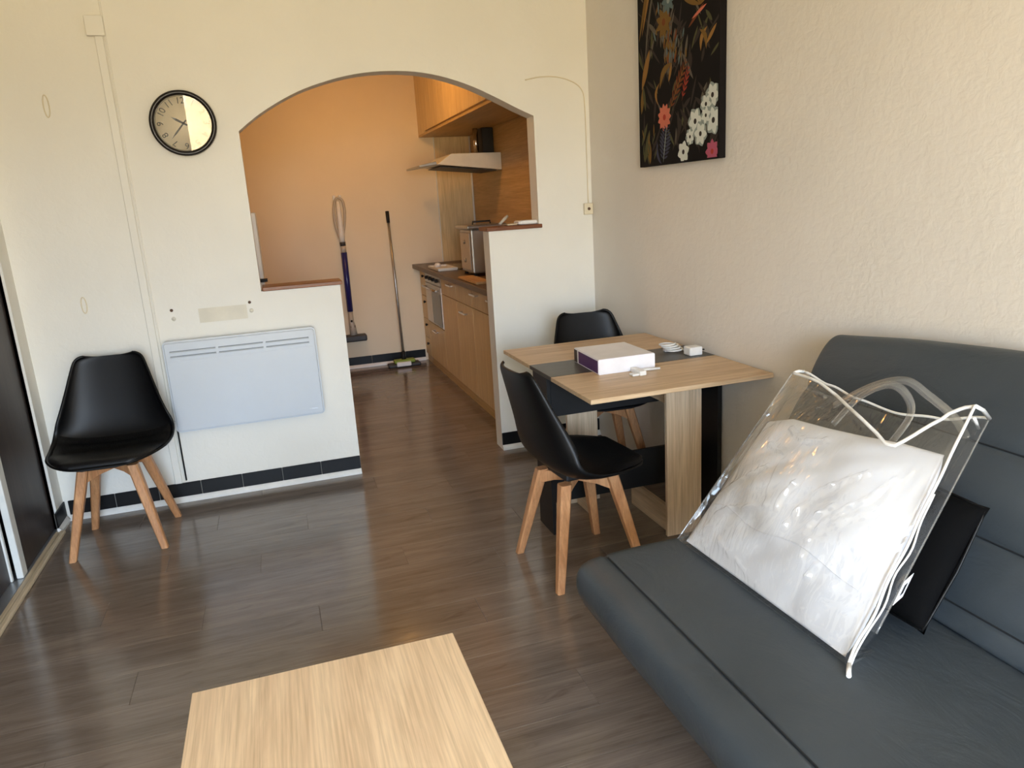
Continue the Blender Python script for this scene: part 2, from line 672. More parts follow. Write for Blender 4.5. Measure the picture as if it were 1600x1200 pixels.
# short one on the left stub
rt_ = obj('baseboard_left', box(XL, XL+0.006, 4.0, YB, 0.028, 0.105), 'grout', None, 'structure')
obj('tile', box(XL, XL+0.009, 4.0, YB-0.012, 0.03, 0.107, 0.002, 1), 'black_tile', rt_)
bmq = bm_new()
add_prism(bmq, [(XL, 0), (XL+0.022, 0), (XL+0.021, 0.012), (XL+0.014, 0.024), (XL+0.009, 0.03), (XL, 0.031)], 'y', 4.0, YB-0.02)
obj('quarter_round', bmq, 'trim_white', rt_)

# beige wooden sill along the wardrobe
sill = struct('trim_1', box(XL-0.012, XL+0.012, 1.6, 4.0, 0.0, 0.012, 0.002, 1), 'sill_beige')
obj('bead', box(XL+0.012, XL+0.036, 1.6, 4.0, 0.0, 0.018, 0.005, 2), 'sill_beige', sill)

# ------------------------------------------------------------------ sliding wardrobe in the left wall
wd = thing('sliding_wardrobe', 'dark brown sliding-door wardrobe with white stiles set in the side wall', 'wardrobe', (-1.5, 2.8, 0))
bmc = bm_new()
add_box(bmc, -1.80, -1.78, 1.6, 4.05, 0.0, 2.5)
add_box(bmc, -1.78, XL-0.09, 1.6, 4.05, 0.0, 0.015)
add_box(bmc, -1.78, XL-0.09, 1.6, 4.05, 2.48, 2.5)
add_box(bmc, -1.80, XL-0.012, 4.05, 4.07, 0.0, 2.5)
add_box(bmc, -1.80, XL-0.012, 1.58, 1.6, 0.0, 2.5)
obj('carcass', bmc, 'wenge', wd)
obj('bottom_rail', box(XL-0.085, XL-0.012, 1.6, 4.05, 0.0, 0.010, 0.002, 1), 'alu', wd)
obj('top_rail', box(XL-0.085, XL, 1.6, 4.05, 2.44, 2.5), 'alu_white', wd)
d1 = obj('door', box(XL-0.040, XL-0.025, 3.56, 4.05, 0.012, 2.44), 'wenge', wd)
obj('stile', box(XL-0.044, XL-0.016, 3.50, 3.56, 0.011, 2.44, 0.004), 'alu_white', d1, label='white stile')
d2 = obj('door', box(XL-0.078, XL-0.060, 2.4, 3.475, 0.012, 2.44), 'wenge', wd)
obj('stile', box(XL-0.082, XL-0.052, 3.475, 3.495, 0.011, 2.44, 0.004), 'alu_white', d2, label='white stile')
d3 = obj('door', box(XL-0.040, XL-0.025, 1.6, 2.42, 0.012, 2.44), 'wenge', wd)

# ------------------------------------------------------------------ kitchen
CF = 1.34          # plane of the cabinet fronts


def bar_handle(bm, x, y0, y1, z):
    add_box(bm, x-0.028, x-0.018, y0, y1, z-0.006, z+0.006)
    for yy in (y0+0.012, y1-0.012):
        add_box(bm, x-0.02, x, yy-0.006, yy+0.006, z-0.005, z+0.005)


def base_cabinet(y0, y1, label, handle=None, drawer=None):
    c = thing('base_cabinet', label, 'cabinet', (1.64, (y0+y1)/2, 0), 'fitted base cabinets')
    obj('carcass', box(CF+0.02, KX1-0.01, y0+0.001, y1-0.001, 0.07, 0.90), 'kitchen_wood', c)
    obj('plinth', box(CF+0.012, CF+0.028, y0, y1, 0.0, 0.068), 'kitchen_wood_y', c)
    d = obj('door', box(CF, CF+0.018, y0+0.002, y1-0.002, 0.075, 0.745, 0.002, 1), 'kitchen_wood', c)
    if handle:
        bm = bm_new()
        bar_handle(bm, CF, handle[0], handle[1], 0.68)
        obj('handle', bm, 'chrome', d, label='chrome bar handle')
    dr = obj('drawer', box(CF, CF+0.018, y0+0.002, y1-0.002, 0.750, 0.893, 0.002, 1), 'kitchen_wood', c)
    if drawer:
        bm = bm_new()
        bar_handle(bm, CF, drawer[0], drawer[1], 0.852)
        obj('handle', bm, 'chrome', dr, label='chrome bar handle')
    return c


base_cabinet(5.69, 6.22, 'light wood base cabinet next to the oven', None, (5.77, 5.93))
base_cabinet(5.20, 5.69, 'light wood base cabinet under the metal appliance', (5.35, 5.53), None)
base_cabinet(4.76, 5.20, 'light wood base cabinet below the reflection slab', None, (5.02, 5.18))
base_cabinet(4.31, 4.76, 'light wood base cabinet half hidden by the taller half wall', None, (4.64, 4.74))

nc = thing('narrow_drawer_unit', 'narrow light wood drawer unit in the kitchen corner beside the oven', 'cabinet', (1.64, 7.0, 0), 'fitted base cabinets')
obj('carcass', box(CF+0.02, KX1-0.01, 6.885, KY-0.012, 0.07, 0.90), 'kitchen_wood', nc)
obj('plinth', box(CF+0.012, CF+0.028, 6.885, KY-0.012, 0.0, 0.068), 'kitchen_wood_y', nc)
for z0, z1 in ((0.075, 0.245), (0.25, 0.43), (0.435, 0.65), (0.655, 0.893)):
    dd = obj('drawer', box(CF, CF+0.018, 6.887, KY-0.014, z0, z1, 0.002, 1), 'kitchen_wood', nc)
    obj('knob', lathe_bm([(0.0, -0.024), (0.012, -0.022), (0.013, -0.012), (0.006, -0.004), (0.006, 0.0)], 12, (CF, 6.95, z1-0.05), 'x'), 'dark', dd, label='dark round knob')

ov = thing('built_in_oven', 'steel built-in oven with a dark glass door above a wooden drawer', 'oven', (1.64, 6.55, 0))
obj('housing', box(CF+0.02, KX1-0.01, 6.222, 6.878, 0.07, 0.90), 'kitchen_wood', ov)
obj('plinth', box(CF+0.012, CF+0.028, 6.222, 6.878, 0.0, 0.068), 'kitchen_wood_y', ov)
dr = obj('drawer', box(CF, CF+0.018, 6.225, 6.875, 0.075, 0.425, 0.002, 1), 'kitchen_wood', ov)
bm = bm_new(); bar_handle(bm, CF, 6.47, 6.63, 0.37)
obj('handle', bm, 'chrome', dr, label='chrome bar handle')
cp = obj('control_panel', box(CF-0.004, CF+0.018, 6.225, 6.875, 0.80, 0.893, 0.003, 1), 'steel', ov)
for k in range(4):
    obj('knob', lathe_bm([(0.0, -0.024), (0.014, -0.023), (0.016, -0.004), (0.016, 0)], 14, (CF-0.004, 6.34+0.14*k, 0.847), 'x'), 'dark', cp)
od = obj('door', box(CF-0.006, CF+0.018, 6.225, 6.875, 0.435, 0.795, 0.004, 1), 'enamel', ov)
obj('glass_panel', box(CF-0.010, CF-0.006, 6.24, 6.60, 0.45, 0.74), 'oven_glass', od, label='dark glass panel')
bm = bm_new(); add_tube(bm, [(CF-0.04, 6.27, 0.765), (CF-0.04, 6.83, 0.765)], 0.009, 10)
for yy in (6.30, 6.80):
    add_tube(bm, [(CF-0.04, yy, 0.765), (CF-0.004, yy, 0.765)], 0.006, 8)
obj('handle', bm, 'chrome', od)

tag(obj('worktop', box(1.275, KX1, 4.302, KY, 0.905, 0.945, 0.003, 1), 'worktop'),
    'long taupe wood-effect kitchen worktop over the base cabinets', 'worktop')
# splashback panels
tag(obj('splashback', box(KX1-0.016, KX1-0.001, 4.302, KY-0.016, 0.946, 2.099), 'kitchen_wood_y'),
    'wood-effect splashback panel on the kitchen side wall behind the hood', 'panel')
sb = obj('splashback', box(1.585, KX1-0.018, KY-0.014, KY-0.001, 0.946, 2.098), 'kitchen_wood', None)
tag(sb, 'wood-effect splashback panel on the far kitchen wall above the worktop end', 'panel')
obj('corner_strip', box(KX1-0.034, KX1-0.018, KY-0.028, KY-0.014, 0.946, 2.098, 0.003, 1), 'enamel', sb, label='pale corner strip')
obj('edge_strip', box(1.577, 1.585, KY-0.016, KY, 0.946, 2.098), 'enamel', sb, label='pale edge strip')

uc = thing('wall_cabinet', 'long light wood wall cabinet over the worktop and hood', 'cabinet', (1.7, 5.8, 2.1))
obj('carcass', box(1.462, KX1, 4.42, KY, 2.118, ZC-0.02), 'kitchen_wood', uc)
obj('bottom_panel', box(1.445, KX1-0.018, 4.42, KY, 2.10, 2.118), 'kitchen_wood_y', uc)
obj('filler_strip', box(1.445, 1.461, 6.86, KY, 2.119, ZC-0.02), 'kitchen_wood', uc)
for y0, y1 in ((6.25, 6.857), (5.64, 6.247), (5.03, 5.637), (4.42, 5.027)):
    obj('door', box(1.441, 1.460, y0, y1, 2.132, ZC-0.02, 0.002, 1), 'kitchen_wood', uc)

hd = thing('cooker_hood', 'white wedge-shaped cooker hood with a slim front visor', 'hood', (1.7, 6.45, 1.8))
obj('housing', prism([(1.38, 1.806), (1.506, 1.886), (1.932, 1.882), (1.932, 1.742)], 'y', 6.17, 6.77, 0.004, 2), 'enamel', hd)
obj('visor', prism([(1.233, 1.790), (1.233, 1.806), (1.375, 1.832), (1.385, 1.806)], 'y', 6.18, 6.76, 0.003, 2), 'alu', hd)
obj('filter', prism([(1.42, 1.792), (1.90, 1.743), (1.90, 1.738), (1.42, 1.787)], 'y', 6.22, 6.72), 'mop_dark', hd)
obj('duct', tube([(1.79, 6.42, 1.87), (1.79, 6.42, 2.098)], 0.022, 16), 'chrome', hd, label='chrome duct')
obj('chimney', box(1.83, 1.93, 6.36, 6.60, 1.88, 2.098, 0.004, 1), 'dark', hd, label='dark chimney box')

# worktop appliances and small things
ap = thing('countertop_appliance', 'tall grey metal kitchen appliance with an overhanging lid on the worktop', 'appliance', (1.56, 5.63, 0.945))
obj('body', box(1.435, 1.70, 5.46, 5.80, 0.965, 1.295, 0.012), 'steel', ap)
obj('front_panel', box(1.427, 1.435, 5.49, 5.77, 0.99, 1.27, 0.003, 1), 'grey_plastic', ap)
obj('lid', box(1.405, 1.72, 5.44, 5.82, 1.296, 1.325, 0.010), 'steel', ap)
bm = bm_new()
add_tube(bm, [(1.50, 5.63, 1.325), (1.50, 5.63, 1.345), (1.64, 5.63, 1.345), (1.64, 5.63, 1.325)], 0.007, 8)
obj('lid_handle', bm, 'dark', ap, label='dark lid handle')
for px in (1.46, 1.67):
    for py in (5.49, 5.77):
        obj('foot', lathe_bm([(0.016, 0), (0.014, 0.021)], 10, (px, py, 0.9455)), 'dark', ap)
for zz in (1.06, 1.20):
    obj('dial', lathe_bm([(0.0, -0.014), (0.014, -0.012), (0.016, 0)], 14, (1.427, 5.63, zz), 'x'), 'steel', ap)

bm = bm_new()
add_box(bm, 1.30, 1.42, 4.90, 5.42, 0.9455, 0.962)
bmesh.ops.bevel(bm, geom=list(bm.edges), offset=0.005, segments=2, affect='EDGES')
cb = obj('reflection_slab', bm, 'board')  # slab added to stand in for a pale reflection on the worktop
tag(cb, 'light wooden slab standing in for a reflection at the worktop edge', 'reflection')

tr = thing('serving_tray', 'pale flat tray with a small lump at the far end of the worktop', 'tray', (1.39, 6.35, 0.9455))
bm = bm_new()
add_box(bm, 1.31, 1.48, 6.14, 6.55, 0.9455, 0.955)
bmesh.ops.bevel(bm, geom=[e for e in bm.edges], offset=0.004, segments=2, affect='EDGES')
obj('base', bm, 'enamel', tr)
bm = bm_new()
for a in ((1.31, 1.318, 6.14, 6.55), (1.472, 1.48, 6.14, 6.55), (1.318, 1.472, 6.14, 6.148), (1.318, 1.472, 6.542, 6.55)):
    add_box(bm, a[0], a[1], a[2], a[3], 0.953, 0.968)
obj('rim', bm, 'enamel', tr)
tag(obj('soap_dish', lathe_bm([(0.0, 0.955), (0.026, 0.955), (0.030, 0.975), (0.018, 0.992), (0.0, 0.995)], 16, (1.375, 6.45, 0)), 'white_plastic'),
    'small white lump-shaped pot standing on the pale tray', 'pot')
hb = obj('hob', box(1.50, 1.88, 6.16, 6.74, 0.9455, 0.952, 0.002, 1), 'oven_glass')
tag(hb, 'black glass hob under the cooker hood', 'hob')

# on the tall half wall's ledge
sp = thing('sponge_pack', 'white flat pack lying on the ledge of the taller half wall', 'sponge', (1.47, 4.25, 1.348))
obj('wrapper', box(1.405, 1.515, 4.20, 4.31, 1.3485, 1.372, 0.008, 3), 'white_plastic', sp)
obj('fold', box(1.40, 1.408, 4.21, 4.30, 1.352, 1.368, 0.002, 1), 'white_card', sp)
tag(obj('wooden_stick', tube([(1.30, 4.27, 1.357), (1.345, 4.29, 1.39), (1.362, 4.30, 1.402)], [0.008, 0.010, 0.008], 8), 'grey_plastic'),
    'short pale stick leaning up from the taller wooden ledge', 'stick')
tag(obj('folded_cloth', box(1.33, 1.395, 4.21, 4.28, 1.3485, 1.358, 0.004, 2), 'sill_beige'),
    'small folded beige cloth on the taller ledge beside the white pack', 'cloth')

# fridge behind the left part of the arch wall
fr = thing('fridge_freezer', 'pale fridge freezer seen edge-on beside the arch behind the low half wall', 'fridge', (-0.38, 5.2, 0))
obj('body', box(-0.68, -0.105, 4.92, 5.48, 0.03, 1.512, 0.006), 'grey_plastic', fr)
obj('gasket', box(-0.106, -0.096, 4.93, 5.47, 0.06, 1.50), 'dark', fr, label='dark door gasket')
du = obj('upper_door', box(-0.096, -0.060, 4.92, 5.48, 1.105, 1.512, 0.006), 'enamel', fr)
dl = obj('lower_door', box(-0.096, -0.060, 4.92, 5.48, 0.06, 1.085, 0.006), 'enamel', fr)
obj('hinge', box(-0.094, -0.042, 4.915, 4.96, 1.086, 1.104), 'dark', fr, label='dark middle hinge')
for py in (5.0, 5.4):
    for px in (-0.62, -0.14):
        obj('foot', lathe_bm([(0.018, 0.0), (0.016, 0.032)], 10, (px, py, 0)), 'dark', fr)

# stick vacuum hung on the kitchen wall
vc = thing('stick_vacuum', 'blue and grey stick vacuum hanging on the far kitchen wall', 'vacuum', (0.64, 7.1, 0.25))
loop = [(0.622, 7.105, 1.24), (0.596, 7.10, 1.36), (0.594, 7.10, 1.50), (0.618, 7.10, 1.585), (0.650, 7.10, 1.60), (0.684, 7.10, 1.565), (0.690, 7.10, 1.46), (0.672, 7.105, 1.34), (0.640, 7.105, 1.23)]
obj('handle', tube([Vector(p) for p in crom(loop, 5)], 0.011, 8), 'grey_plastic', vc)
obj('motor_body', tube([(0.636, 7.09, 1.57), (0.638, 7.085, 1.45), (0.638, 7.085, 1.28), (0.640, 7.09, 1.20)], [0.016, 0.022, 0.026, 0.024], 12), 'white_plastic', vc)
for px in (0.612, 0.664):
    obj('wall_hook', box(px-0.012, px+0.012, 7.115, KY, 1.585, 1.625, 0.004, 1), 'white_plastic', vc, label='white wall hook')
obj('collar', tube([(0.640, 7.09, 1.205), (0.641, 7.09, 1.17)], 0.026, 12), 'mop_dark', vc, label='dark collar')
obj('joint', tube([(0.641, 7.09, 1.17), (0.642, 7.09, 1.11)], 0.024, 12), 'grey_plastic', vc)
obj('tube', tube([(0.642, 7.09, 1.11), (0.640, 7.095, 0.56)], 0.027, 14), 'blue', vc, label='dark blue tube')
obj('neck', tube([(0.640, 7.095, 0.56), (0.640, 7.095, 0.46), (0.645, 7.09, 0.42), (0.648, 7.085, 0.335)], [0.022, 0.024, 0.030, 0.034], 12), 'grey_plastic', vc)
obj('button', lathe_bm([(0.0, 0.028), (0.010, 0.026), (0.011, 0.015)], 10, (0.640, 7.09, 0.47), 'y'), 'dark', vc)
obj('swivel', tube([(0.625, 7.08, 0.415), (0.668, 7.08, 0.415)], 0.016, 10), 'dark', vc)
obj('floor_head', box(0.545, 0.765, 7.03, 7.14, 0.275, 0.335, 0.014, 3), 'mop_dark', vc, label='dark floor head')

# broom / mop leaning
mp = thing('flat_mop', 'long-handled flat mop with a green and white head leaning on the kitchen wall', 'mop', (1.08, 6.96, 0))
obj('handle', tube([(1.082, 6.97, 0.10), (1.081, 7.03, 0.8), (1.080, 7.10, 1.36)], 0.0115, 10), 'steel', mp)
obj('grip', tube([(1.080, 7.10, 1.35), (1.080, 7.115, 1.455)], [0.015, 0.017], 10), 'dark', mp, label='black grip')
obj('joint', tube([(1.082, 6.968, 0.06), (1.082, 6.972, 0.15)], [0.022, 0.014], 10), 'dark', mp)
obj('head_plate', box(0.985, 1.185, 6.925, 7.01, 0.035, 0.070, 0.012, 3), 'green', mp, label='lime green head plate')
obj('pad', box(0.925, 1.235, 6.905, 7.03, 0.002, 0.034, 0.014, 3), 'mop_dark', mp, label='dark grey pad')
obj('cloth', box(1.00, 1.14, 6.895, 6.93, 0.012, 0.055, 0.010, 2), 'white_plastic', mp, label='white cloth')

# ------------------------------------------------------------------ things on the arch wall
ht = thing('panel_heater', 'wide white electric panel heater on the low half wall', 'heater', (-0.21, YB, 0.4))
HX0, HX1, HZ0, HZ1 = -0.592, 0.172, 0.408, 0.893


def rounded_rect(x0, x1, z0, z1, r, n=5):
    pts = []
    for cx, cz, a0 in ((x1-r, z1-r, 0), (x0+r, z1-r, 90), (x0+r, z0+r, 180), (x1-r, z0+r, 270)):
        for k in range(n+1):
            a = math.radians(a0+90*k/n)
            pts.append((cx+r*math.cos(a), cz+r*math.sin(a)))
    return pts


bm = bm_new()
add_prism(bm, rounded_rect(HX0, HX1, HZ0, HZ1, 0.022), 'y', YB-0.085, YB-0.025)
be = [e for e in bm.edges if all(abs(v.co.y-(YB-0.085)) < 1e-5 for v in e.verts)]
bmesh.ops.bevel(bm, geom=be, offset=0.010, segments=3, affect='EDGES')
obj('casing', bm, 'heater', ht)
obj('wall_bracket', box(HX0+0.08, HX1-0.08, YB-0.026, YB-0.0015, HZ0+0.06, HZ1-0.08), 'grey_plastic', ht)
# raised front plate below the outlet grille, and the louvre blades
bm = bm_new()
add_prism(bm, rounded_rect(HX0+0.012, HX1-0.012, HZ0+0.012, HZ1-0.098, 0.012), 'y', YB-0.0895, YB-0.084)
be = [e for e in bm.edges if all(abs(v.co.y-(YB-0.0895)) < 1e-5 for v in e.verts)]
bmesh.ops.bevel(bm, geom=be, offset=0.003, segments=2, affect='EDGES')
obj('front_plate', bm, 'heater', ht)
for g in range(3):
    gx0 = HX0+0.032+g*0.236
    for rz in (0.052, 0.078):
        z = HZ1-rz
        obj('slot', box(gx0, gx0+0.222, YB-0.0862, YB-0.084, z-0.005, z+0.003), 'heater_dark', ht)
        obj('louvre', prism([(YB-0.084, z+0.001), (YB-0.094, z-0.004), (YB-0.094, z-0.008), (YB-0.084, z-0.009)], 'x', gx0, gx0+0.222), 'heater', ht)
obj('logo_mark', box(HX1-0.075, HX1-0.035, YB-0.0902, YB-0.0892, HZ0+0.035, HZ0+0.042), 'alu', ht, label='small grey logo mark')
obj('power_cable', tube([(HX0+0.01, YB-0.05, HZ0+0.05), (HX0-0.004, YB-0.03, HZ0+0.055), (HX0-0.005, YB-0.010, HZ0+0.05), (HX0-0.005, YB-0.006, HZ0), (HX0-0.005, YB-0.006, 0.12)], 0.0045, 8), 'dark', ht, label='black power cable')

# cable trunking, junction box
tk = thing('cable_trunking', 'tall cream-painted cable trunking running down the arch wall', 'trunking', (-0.64, YB, 0.45))
obj('cover', box(-0.655, -0.618, YB-0.014, YB, 0.108, 2.42, 0.003, 1), 'wall_white', tk)
obj('side_rib', box(-0.612, -0.604, YB-0.008, YB, 0.108, ZC, 0.002, 1), 'wall_white', tk)
jb = thing('junction_box', 'small square cream junction box at the top of the trunking', 'junction box', (-0.645, YB, 2.39))
obj('cover', box(-0.684, -0.604, YB-0.034, YB-0.015, 2.352, 2.440, 0.004, 2), 'wall_white', jb)
obj('back_box', box(-0.680, -0.608, YB-0.016, YB-0.0001, 2.356, 2.436), 'cream_plastic', jb)
bm = bm_new()
for k in range(2):
    z0 = (2.01, 1.07)[k]
clip_pos = [(-0.912, 2.00, 2.10), (-0.921, 1.07, 1.15)]
for k, (cx, z0, z1) in enumerate(clip_pos):
    pth = [(cx+0.012*math.cos(a), YB-0.004, (z0+z1)/2+(z1-z0)/2*math.sin(a)) for a in [2*math.pi*i/20 for i in range(20)]]
    tag(obj('wall_hook', tube(pth, 0.0028, 6, True), 'cream_plastic'),
        ('slim painted oval wall hook high on the arch wall, above the lone black chair', 'slim painted oval wall hook low on the arch wall, just above the lone black chair')[k], 'hook', 'painted wall hooks')
# old fixing screws above the heater
for k, (sx, sz) in enumerate(((-0.527, 1.044), (-0.142, 1.049))):
    s_ = obj('wall_screw', lathe_bm([(0.0, 0.010), (0.006, 0.009), (0.008, 0.004), (0.005, 0.003), (0.005, 0.0)], 12, (sx, YB, sz), 'y'), 'screw')
    tag(s_, ('rusty wall screw above the heater, next to the trunking', 'rusty wall screw above the heater, under the end of the ledge')[k], 'screw', 'old fixing screws')
    obj('plug', lathe_bm([(0.0, 0.002), (0.011, 0.002), (0.011, 0.0)], 12, (sx+0.004, YB, sz-0.045), 'y'), 'stain', s_)
tag(obj('paint_patch', box(-0.40, -0.16, YB-0.0012, YB, 0.965, 1.04), 'stain'), 'faint yellowish old paint patch on the wall between the two screws', 'patch')

# thin painted cable and wall switch at the corner
tag(obj('wall_cable', tube([Vector(p) for p in crom([(1.474, YB-0.003, 2.138), (1.56, YB-0.004, 2.152), (1.66, YB-0.004, 2.152), (1.76, YB-0.004, 2.125), (1.815, YB-0.004, 2.08), (1.83, YB-0.004, 2.0), (1.832, YB-0.004, 1.75), (1.832, YB-0.004, 1.449)], 5)], 0.0032, 6), 'cream_plastic'),
    'thin cream cable curving over the arch wall down to the switch', 'cable')
sw = thing('wall_switch', 'small square cream wall switch in the corner above the far chair', 'switch', (1.828, YB, 1.415))
obj('plate', box(1.800, 1.856, YB-0.022, YB, 1.382, 1.448, 0.004, 2), 'cream_plastic', sw)
obj('button', lathe_bm([(0.0, 0.029), (0.008, 0.028), (0.009, 0.021)], 14, (1.828, YB, 1.415), 'y'), 'screw', sw, label='dark round button')

# clock, hung leaning slightly forward
ck = thing('wall_clock', 'round black-framed wall clock with a cream dial on the arch wall', 'clock', (0, 0, 0))
CR = 0.152
prof = [(CR-0.022, 0.004), (CR-0.022, 0.030), (CR-0.016, 0.038), (CR-0.006, 0.040), (CR+0.001, 0.032), (CR+0.002, 0.0), (CR-0.022, 0.0)]
obj('frame', lathe_bm(prof + [prof[0]], 64, (0, 0, 0), 'y'), 'clock_frame', ck)
obj('dial', lathe_bm([(0.0, 0.008), (CR-0.021, 0.008), (CR-0.021, 0.001)], 64, (0, 0, 0), 'y'), 'clock_face', ck)
for h in range(1, 13):
    cu = bpy.data.curves.new('numeral', 'FONT')
    cu.body = str(h)
    cu.size = 0.042
    cu.align_x = 'CENTER'
    cu.align_y = 'CENTER'
    cu.extrude = 0.0004
    tmp = bpy.data.objects.new('numeral', cu)
    COL.objects.link(tmp)
    dg = bpy.context.evaluated_depsgraph_get()
    me = bpy.data.meshes.new_from_object(tmp.evaluated_get(dg))
    bpy.data.objects.remove(tmp)
    a = math.radians(90-30*h)
    rad = CR-0.047
    mat = Matrix.Translation((rad*math.cos(a), -0.0085, rad*math.sin(a))) @ Matrix.Rotation(math.radians(-30*h), 4, 'Y').inverted() @ Matrix.Rotation(math.radians(90), 4, 'X')
    mat = Matrix.Translation((rad*math.cos(a), -0.0088, rad*math.sin(a))) @ Matrix.Rotation(math.radians(30*h), 4, 'Y') @ Matrix.Rotation(math.radians(90), 4, 'X')
    me.transform(mat)
    me.materials.clear()
    me.materials.append(M['clock_ink'])
    o = bpy.data.objects.new('numeral', me)
    COL.objects.link(o)
    o.parent = ck
obj('minute_track', lathe_bm([(CR-0.0255, 0.0082), (CR-0.0255, 0.0090), (CR-0.024, 0.0090), (CR-0.024, 0.0082), (CR-0.0255, 0.0082)], 64, (0, 0, 0), 'y'), 'clock_ink', ck)


def hand(angle, length, wid, yy):
    bm = bm_new()
    pts = [(-wid, -0.02), (wid, -0.02), (wid*1.4, length*0.6), (0, length), (-wid*1.4, length*0.6)]
    add_prism(bm, pts, 'y', yy-0.0008, yy)
    bmesh.ops.rotate(bm, verts=list(bm.verts), cent=(0, 0, 0), matrix=Matrix.Rotation(math.radians(angle), 3, 'Y'))
    return bm


obj('hour_hand', hand(300, 0.062, 0.004, -0.012), 'clock_ink', ck)
obj('minute_hand', hand(222, 0.098, 0.003, -0.014), 'clock_ink', ck)
obj('hub', lathe_bm([(0.0, 0.018), (0.006, 0.017), (0.007, 0.009)], 14, (0, 0, 0), 'y'), 'clock_ink', ck)
obj('glass', lathe_bm([(0.0, 0.0300), (CR*0.5, 0.0300), (CR-0.021, 0.0300)], 64, (0, 0, 0), 'y'), 'glass', ck)
ck.location = (-0.326, YB-0.012, 1.956)
ck.rotation_euler = (math.radians(4.5), 0, 0)

# ------------------------------------------------------------------ floral canvas on the right wall
cv = thing('floral_canvas', 'tall dark floral canvas print hanging high on the beige wall', 'painting', (XR, 3.15, 1.61))
CY0, CY1, CZ0, CZ1 = 2.795, 3.498, 1.613, 2.62
bm = box(XR-0.034, XR-0.002, CY0, CY1, CZ0, CZ1, 0.003, 2)
obj('canvas', bm, 'canvas_black', cv)
INKS = {}
for nm, rgb in dict(gold=(150, 110, 58), ochre=(122, 92, 46), olive=(84, 82, 54), teal=(96, 112, 112), grey=(100, 92, 80), rust=(120, 66, 38),
                    coral=(206, 116, 92), red=(168, 62, 50), white=(216, 218, 208), mist=(150, 158, 150), slate=(66, 66, 82), pink=(176, 88, 108), shade=(58, 50, 45)).items():
    INKS[nm] = plain('ink_'+nm, rgb, 0.8, 0.15)
ink_names = list(INKS)
pr = bm_new()
lay = [0]


def pxy(u, v):
    """print coordinates: u 0..1 across (far edge to near edge), v metres above the lower edge"""
    return CY1-(CY1-CY0)*u, CZ0+v


def poly(pts, ink):
    lay[0] += 1
    xx = XR-0.0342-lay[0]*0.0000035
    vs = []
    for u, v in pts:
        y_, z_ = pxy(min(max(u, 0.012), 0.988), max(v, 0.006))
        vs.append(pr.verts.new((xx, y_, z_)))
    f = pr.faces.new(vs)
    f.material_index = ink_names.index(ink)
    f.normal_update()
    if f.normal.x > 0:
        f.normal_flip()


AS = CY1-CY0


def leaf(u, v, ang, ln, wd_, ink, bend=0.0):
    a = math.radians(ang)
    L_, R_ = [], []
    for k in range(9):
        s = k/8
        w_ = wd_*math.sin(math.pi*s)**0.8
        off = bend*math.sin(math.pi*s)
        px, pv = s*ln, off
        L_.append((u+(px*math.cos(a)-(pv+w_)*math.sin(a))/AS, v+px*math.sin(a)+(pv+w_)*math.cos(a)))
        R_.append((u+(px*math.cos(a)-(pv-w_)*math.sin(a))/AS, v+px*math.sin(a)+(pv-w_)*math.cos(a)))
    poly(L_[:-1]+R_[:0:-1], ink)


def flower(u, v, r, n, ink, heart, ratio=0.42, rot=0):
    for k in range(n):
        a = rot+360*k/n
        leaf(u, v, a, r, r*ratio*0.5, ink)
    poly([(u+r*0.22*math.cos(t_)/AS, v+r*0.22*math.sin(t_)) for t_ in [2*math.pi*i/10 for i in range(10)]], heart)


def frond(u, v, ang, ln, n, ll, ink, stem, spread=55):
    leaf(u, v, ang, ln, 0.004, stem)
    a = math.radians(ang)
    for k in range(1, n):
        s = k/n
        bu, bv = u+ln*s*math.cos(a)/AS, v+ln*s*math.sin(a)
        q = ll*math.sin(math.pi*(0.15+0.8*s))
        leaf(bu, bv, ang+spread, q, q*0.11, ink)
        leaf(bu, bv, ang-spread, q, q*0.11, ink)


rng = random.Random(3)
for k in range(150):
    leaf(rng.uniform(0.05, 0.95), rng.uniform(0.02, 0.95), rng.uniform(30, 150), rng.uniform(0.06, 0.16), rng.uniform(0.004, 0.012), rng.choice(['shade', 'shade', 'shade', 'grey', 'olive']))
# long reed blades on the far side
leaf(0.02, 0.58, 68, 0.34, 0.012, 'ochre'); leaf(0.06, 0.60, 66, 0.34, 0.010, 'gold'); leaf(0.10, 0.46, 72, 0.42, 0.009, 'grey', 0.02)
leaf(0.05, 0.36, 64, 0.19, 0.022, 'gold'); leaf(0.04, 0.25, 80, 0.13, 0.016, 'ochre'); leaf(0.10, 0.26, 100, 0.12, 0.012, 'olive')
# hanging flower clusters
for k in range(120):
    t_ = rng.random()
    leaf(0.36+rng.gauss(0, 0.06)+0.12*(1-t_), 0.40+0.28*t_, rng.uniform(60, 120), rng.uniform(0.03, 0.06), 0.006, rng.choice(['grey', 'ochre', 'teal', 'rust', 'grey']))
flower(0.36, 0.62, 0.07, 9, 'ochre', 'rust'); flower(0.42, 0.70, 0.06, 8, 'teal', 'mist'); flower(0.40, 0.80, 0.07, 7, 'grey', 'slate')
for a_ in (60, 95, 130, 160, 30):
    leaf(0.80, 0.62, a_, 0.14, 0.010, 'ochre'); leaf(0.84, 0.66, a_+10, 0.16, 0.012, 'gold')
leaf(0.66, 0.55, 30, 0.14, 0.008, 'rust'); leaf(0.70, 0.58, 16, 0.12, 0.007, 'coral')
leaf(0.80, 0.44, 60, 0.10, 0.012, 'gold', 0.02); leaf(0.86, 0.44, 120, 0.10, 0.012, 'ochre', -0.02); leaf(0.86, 0.46, 40, 0.10, 0.010, 'gold')
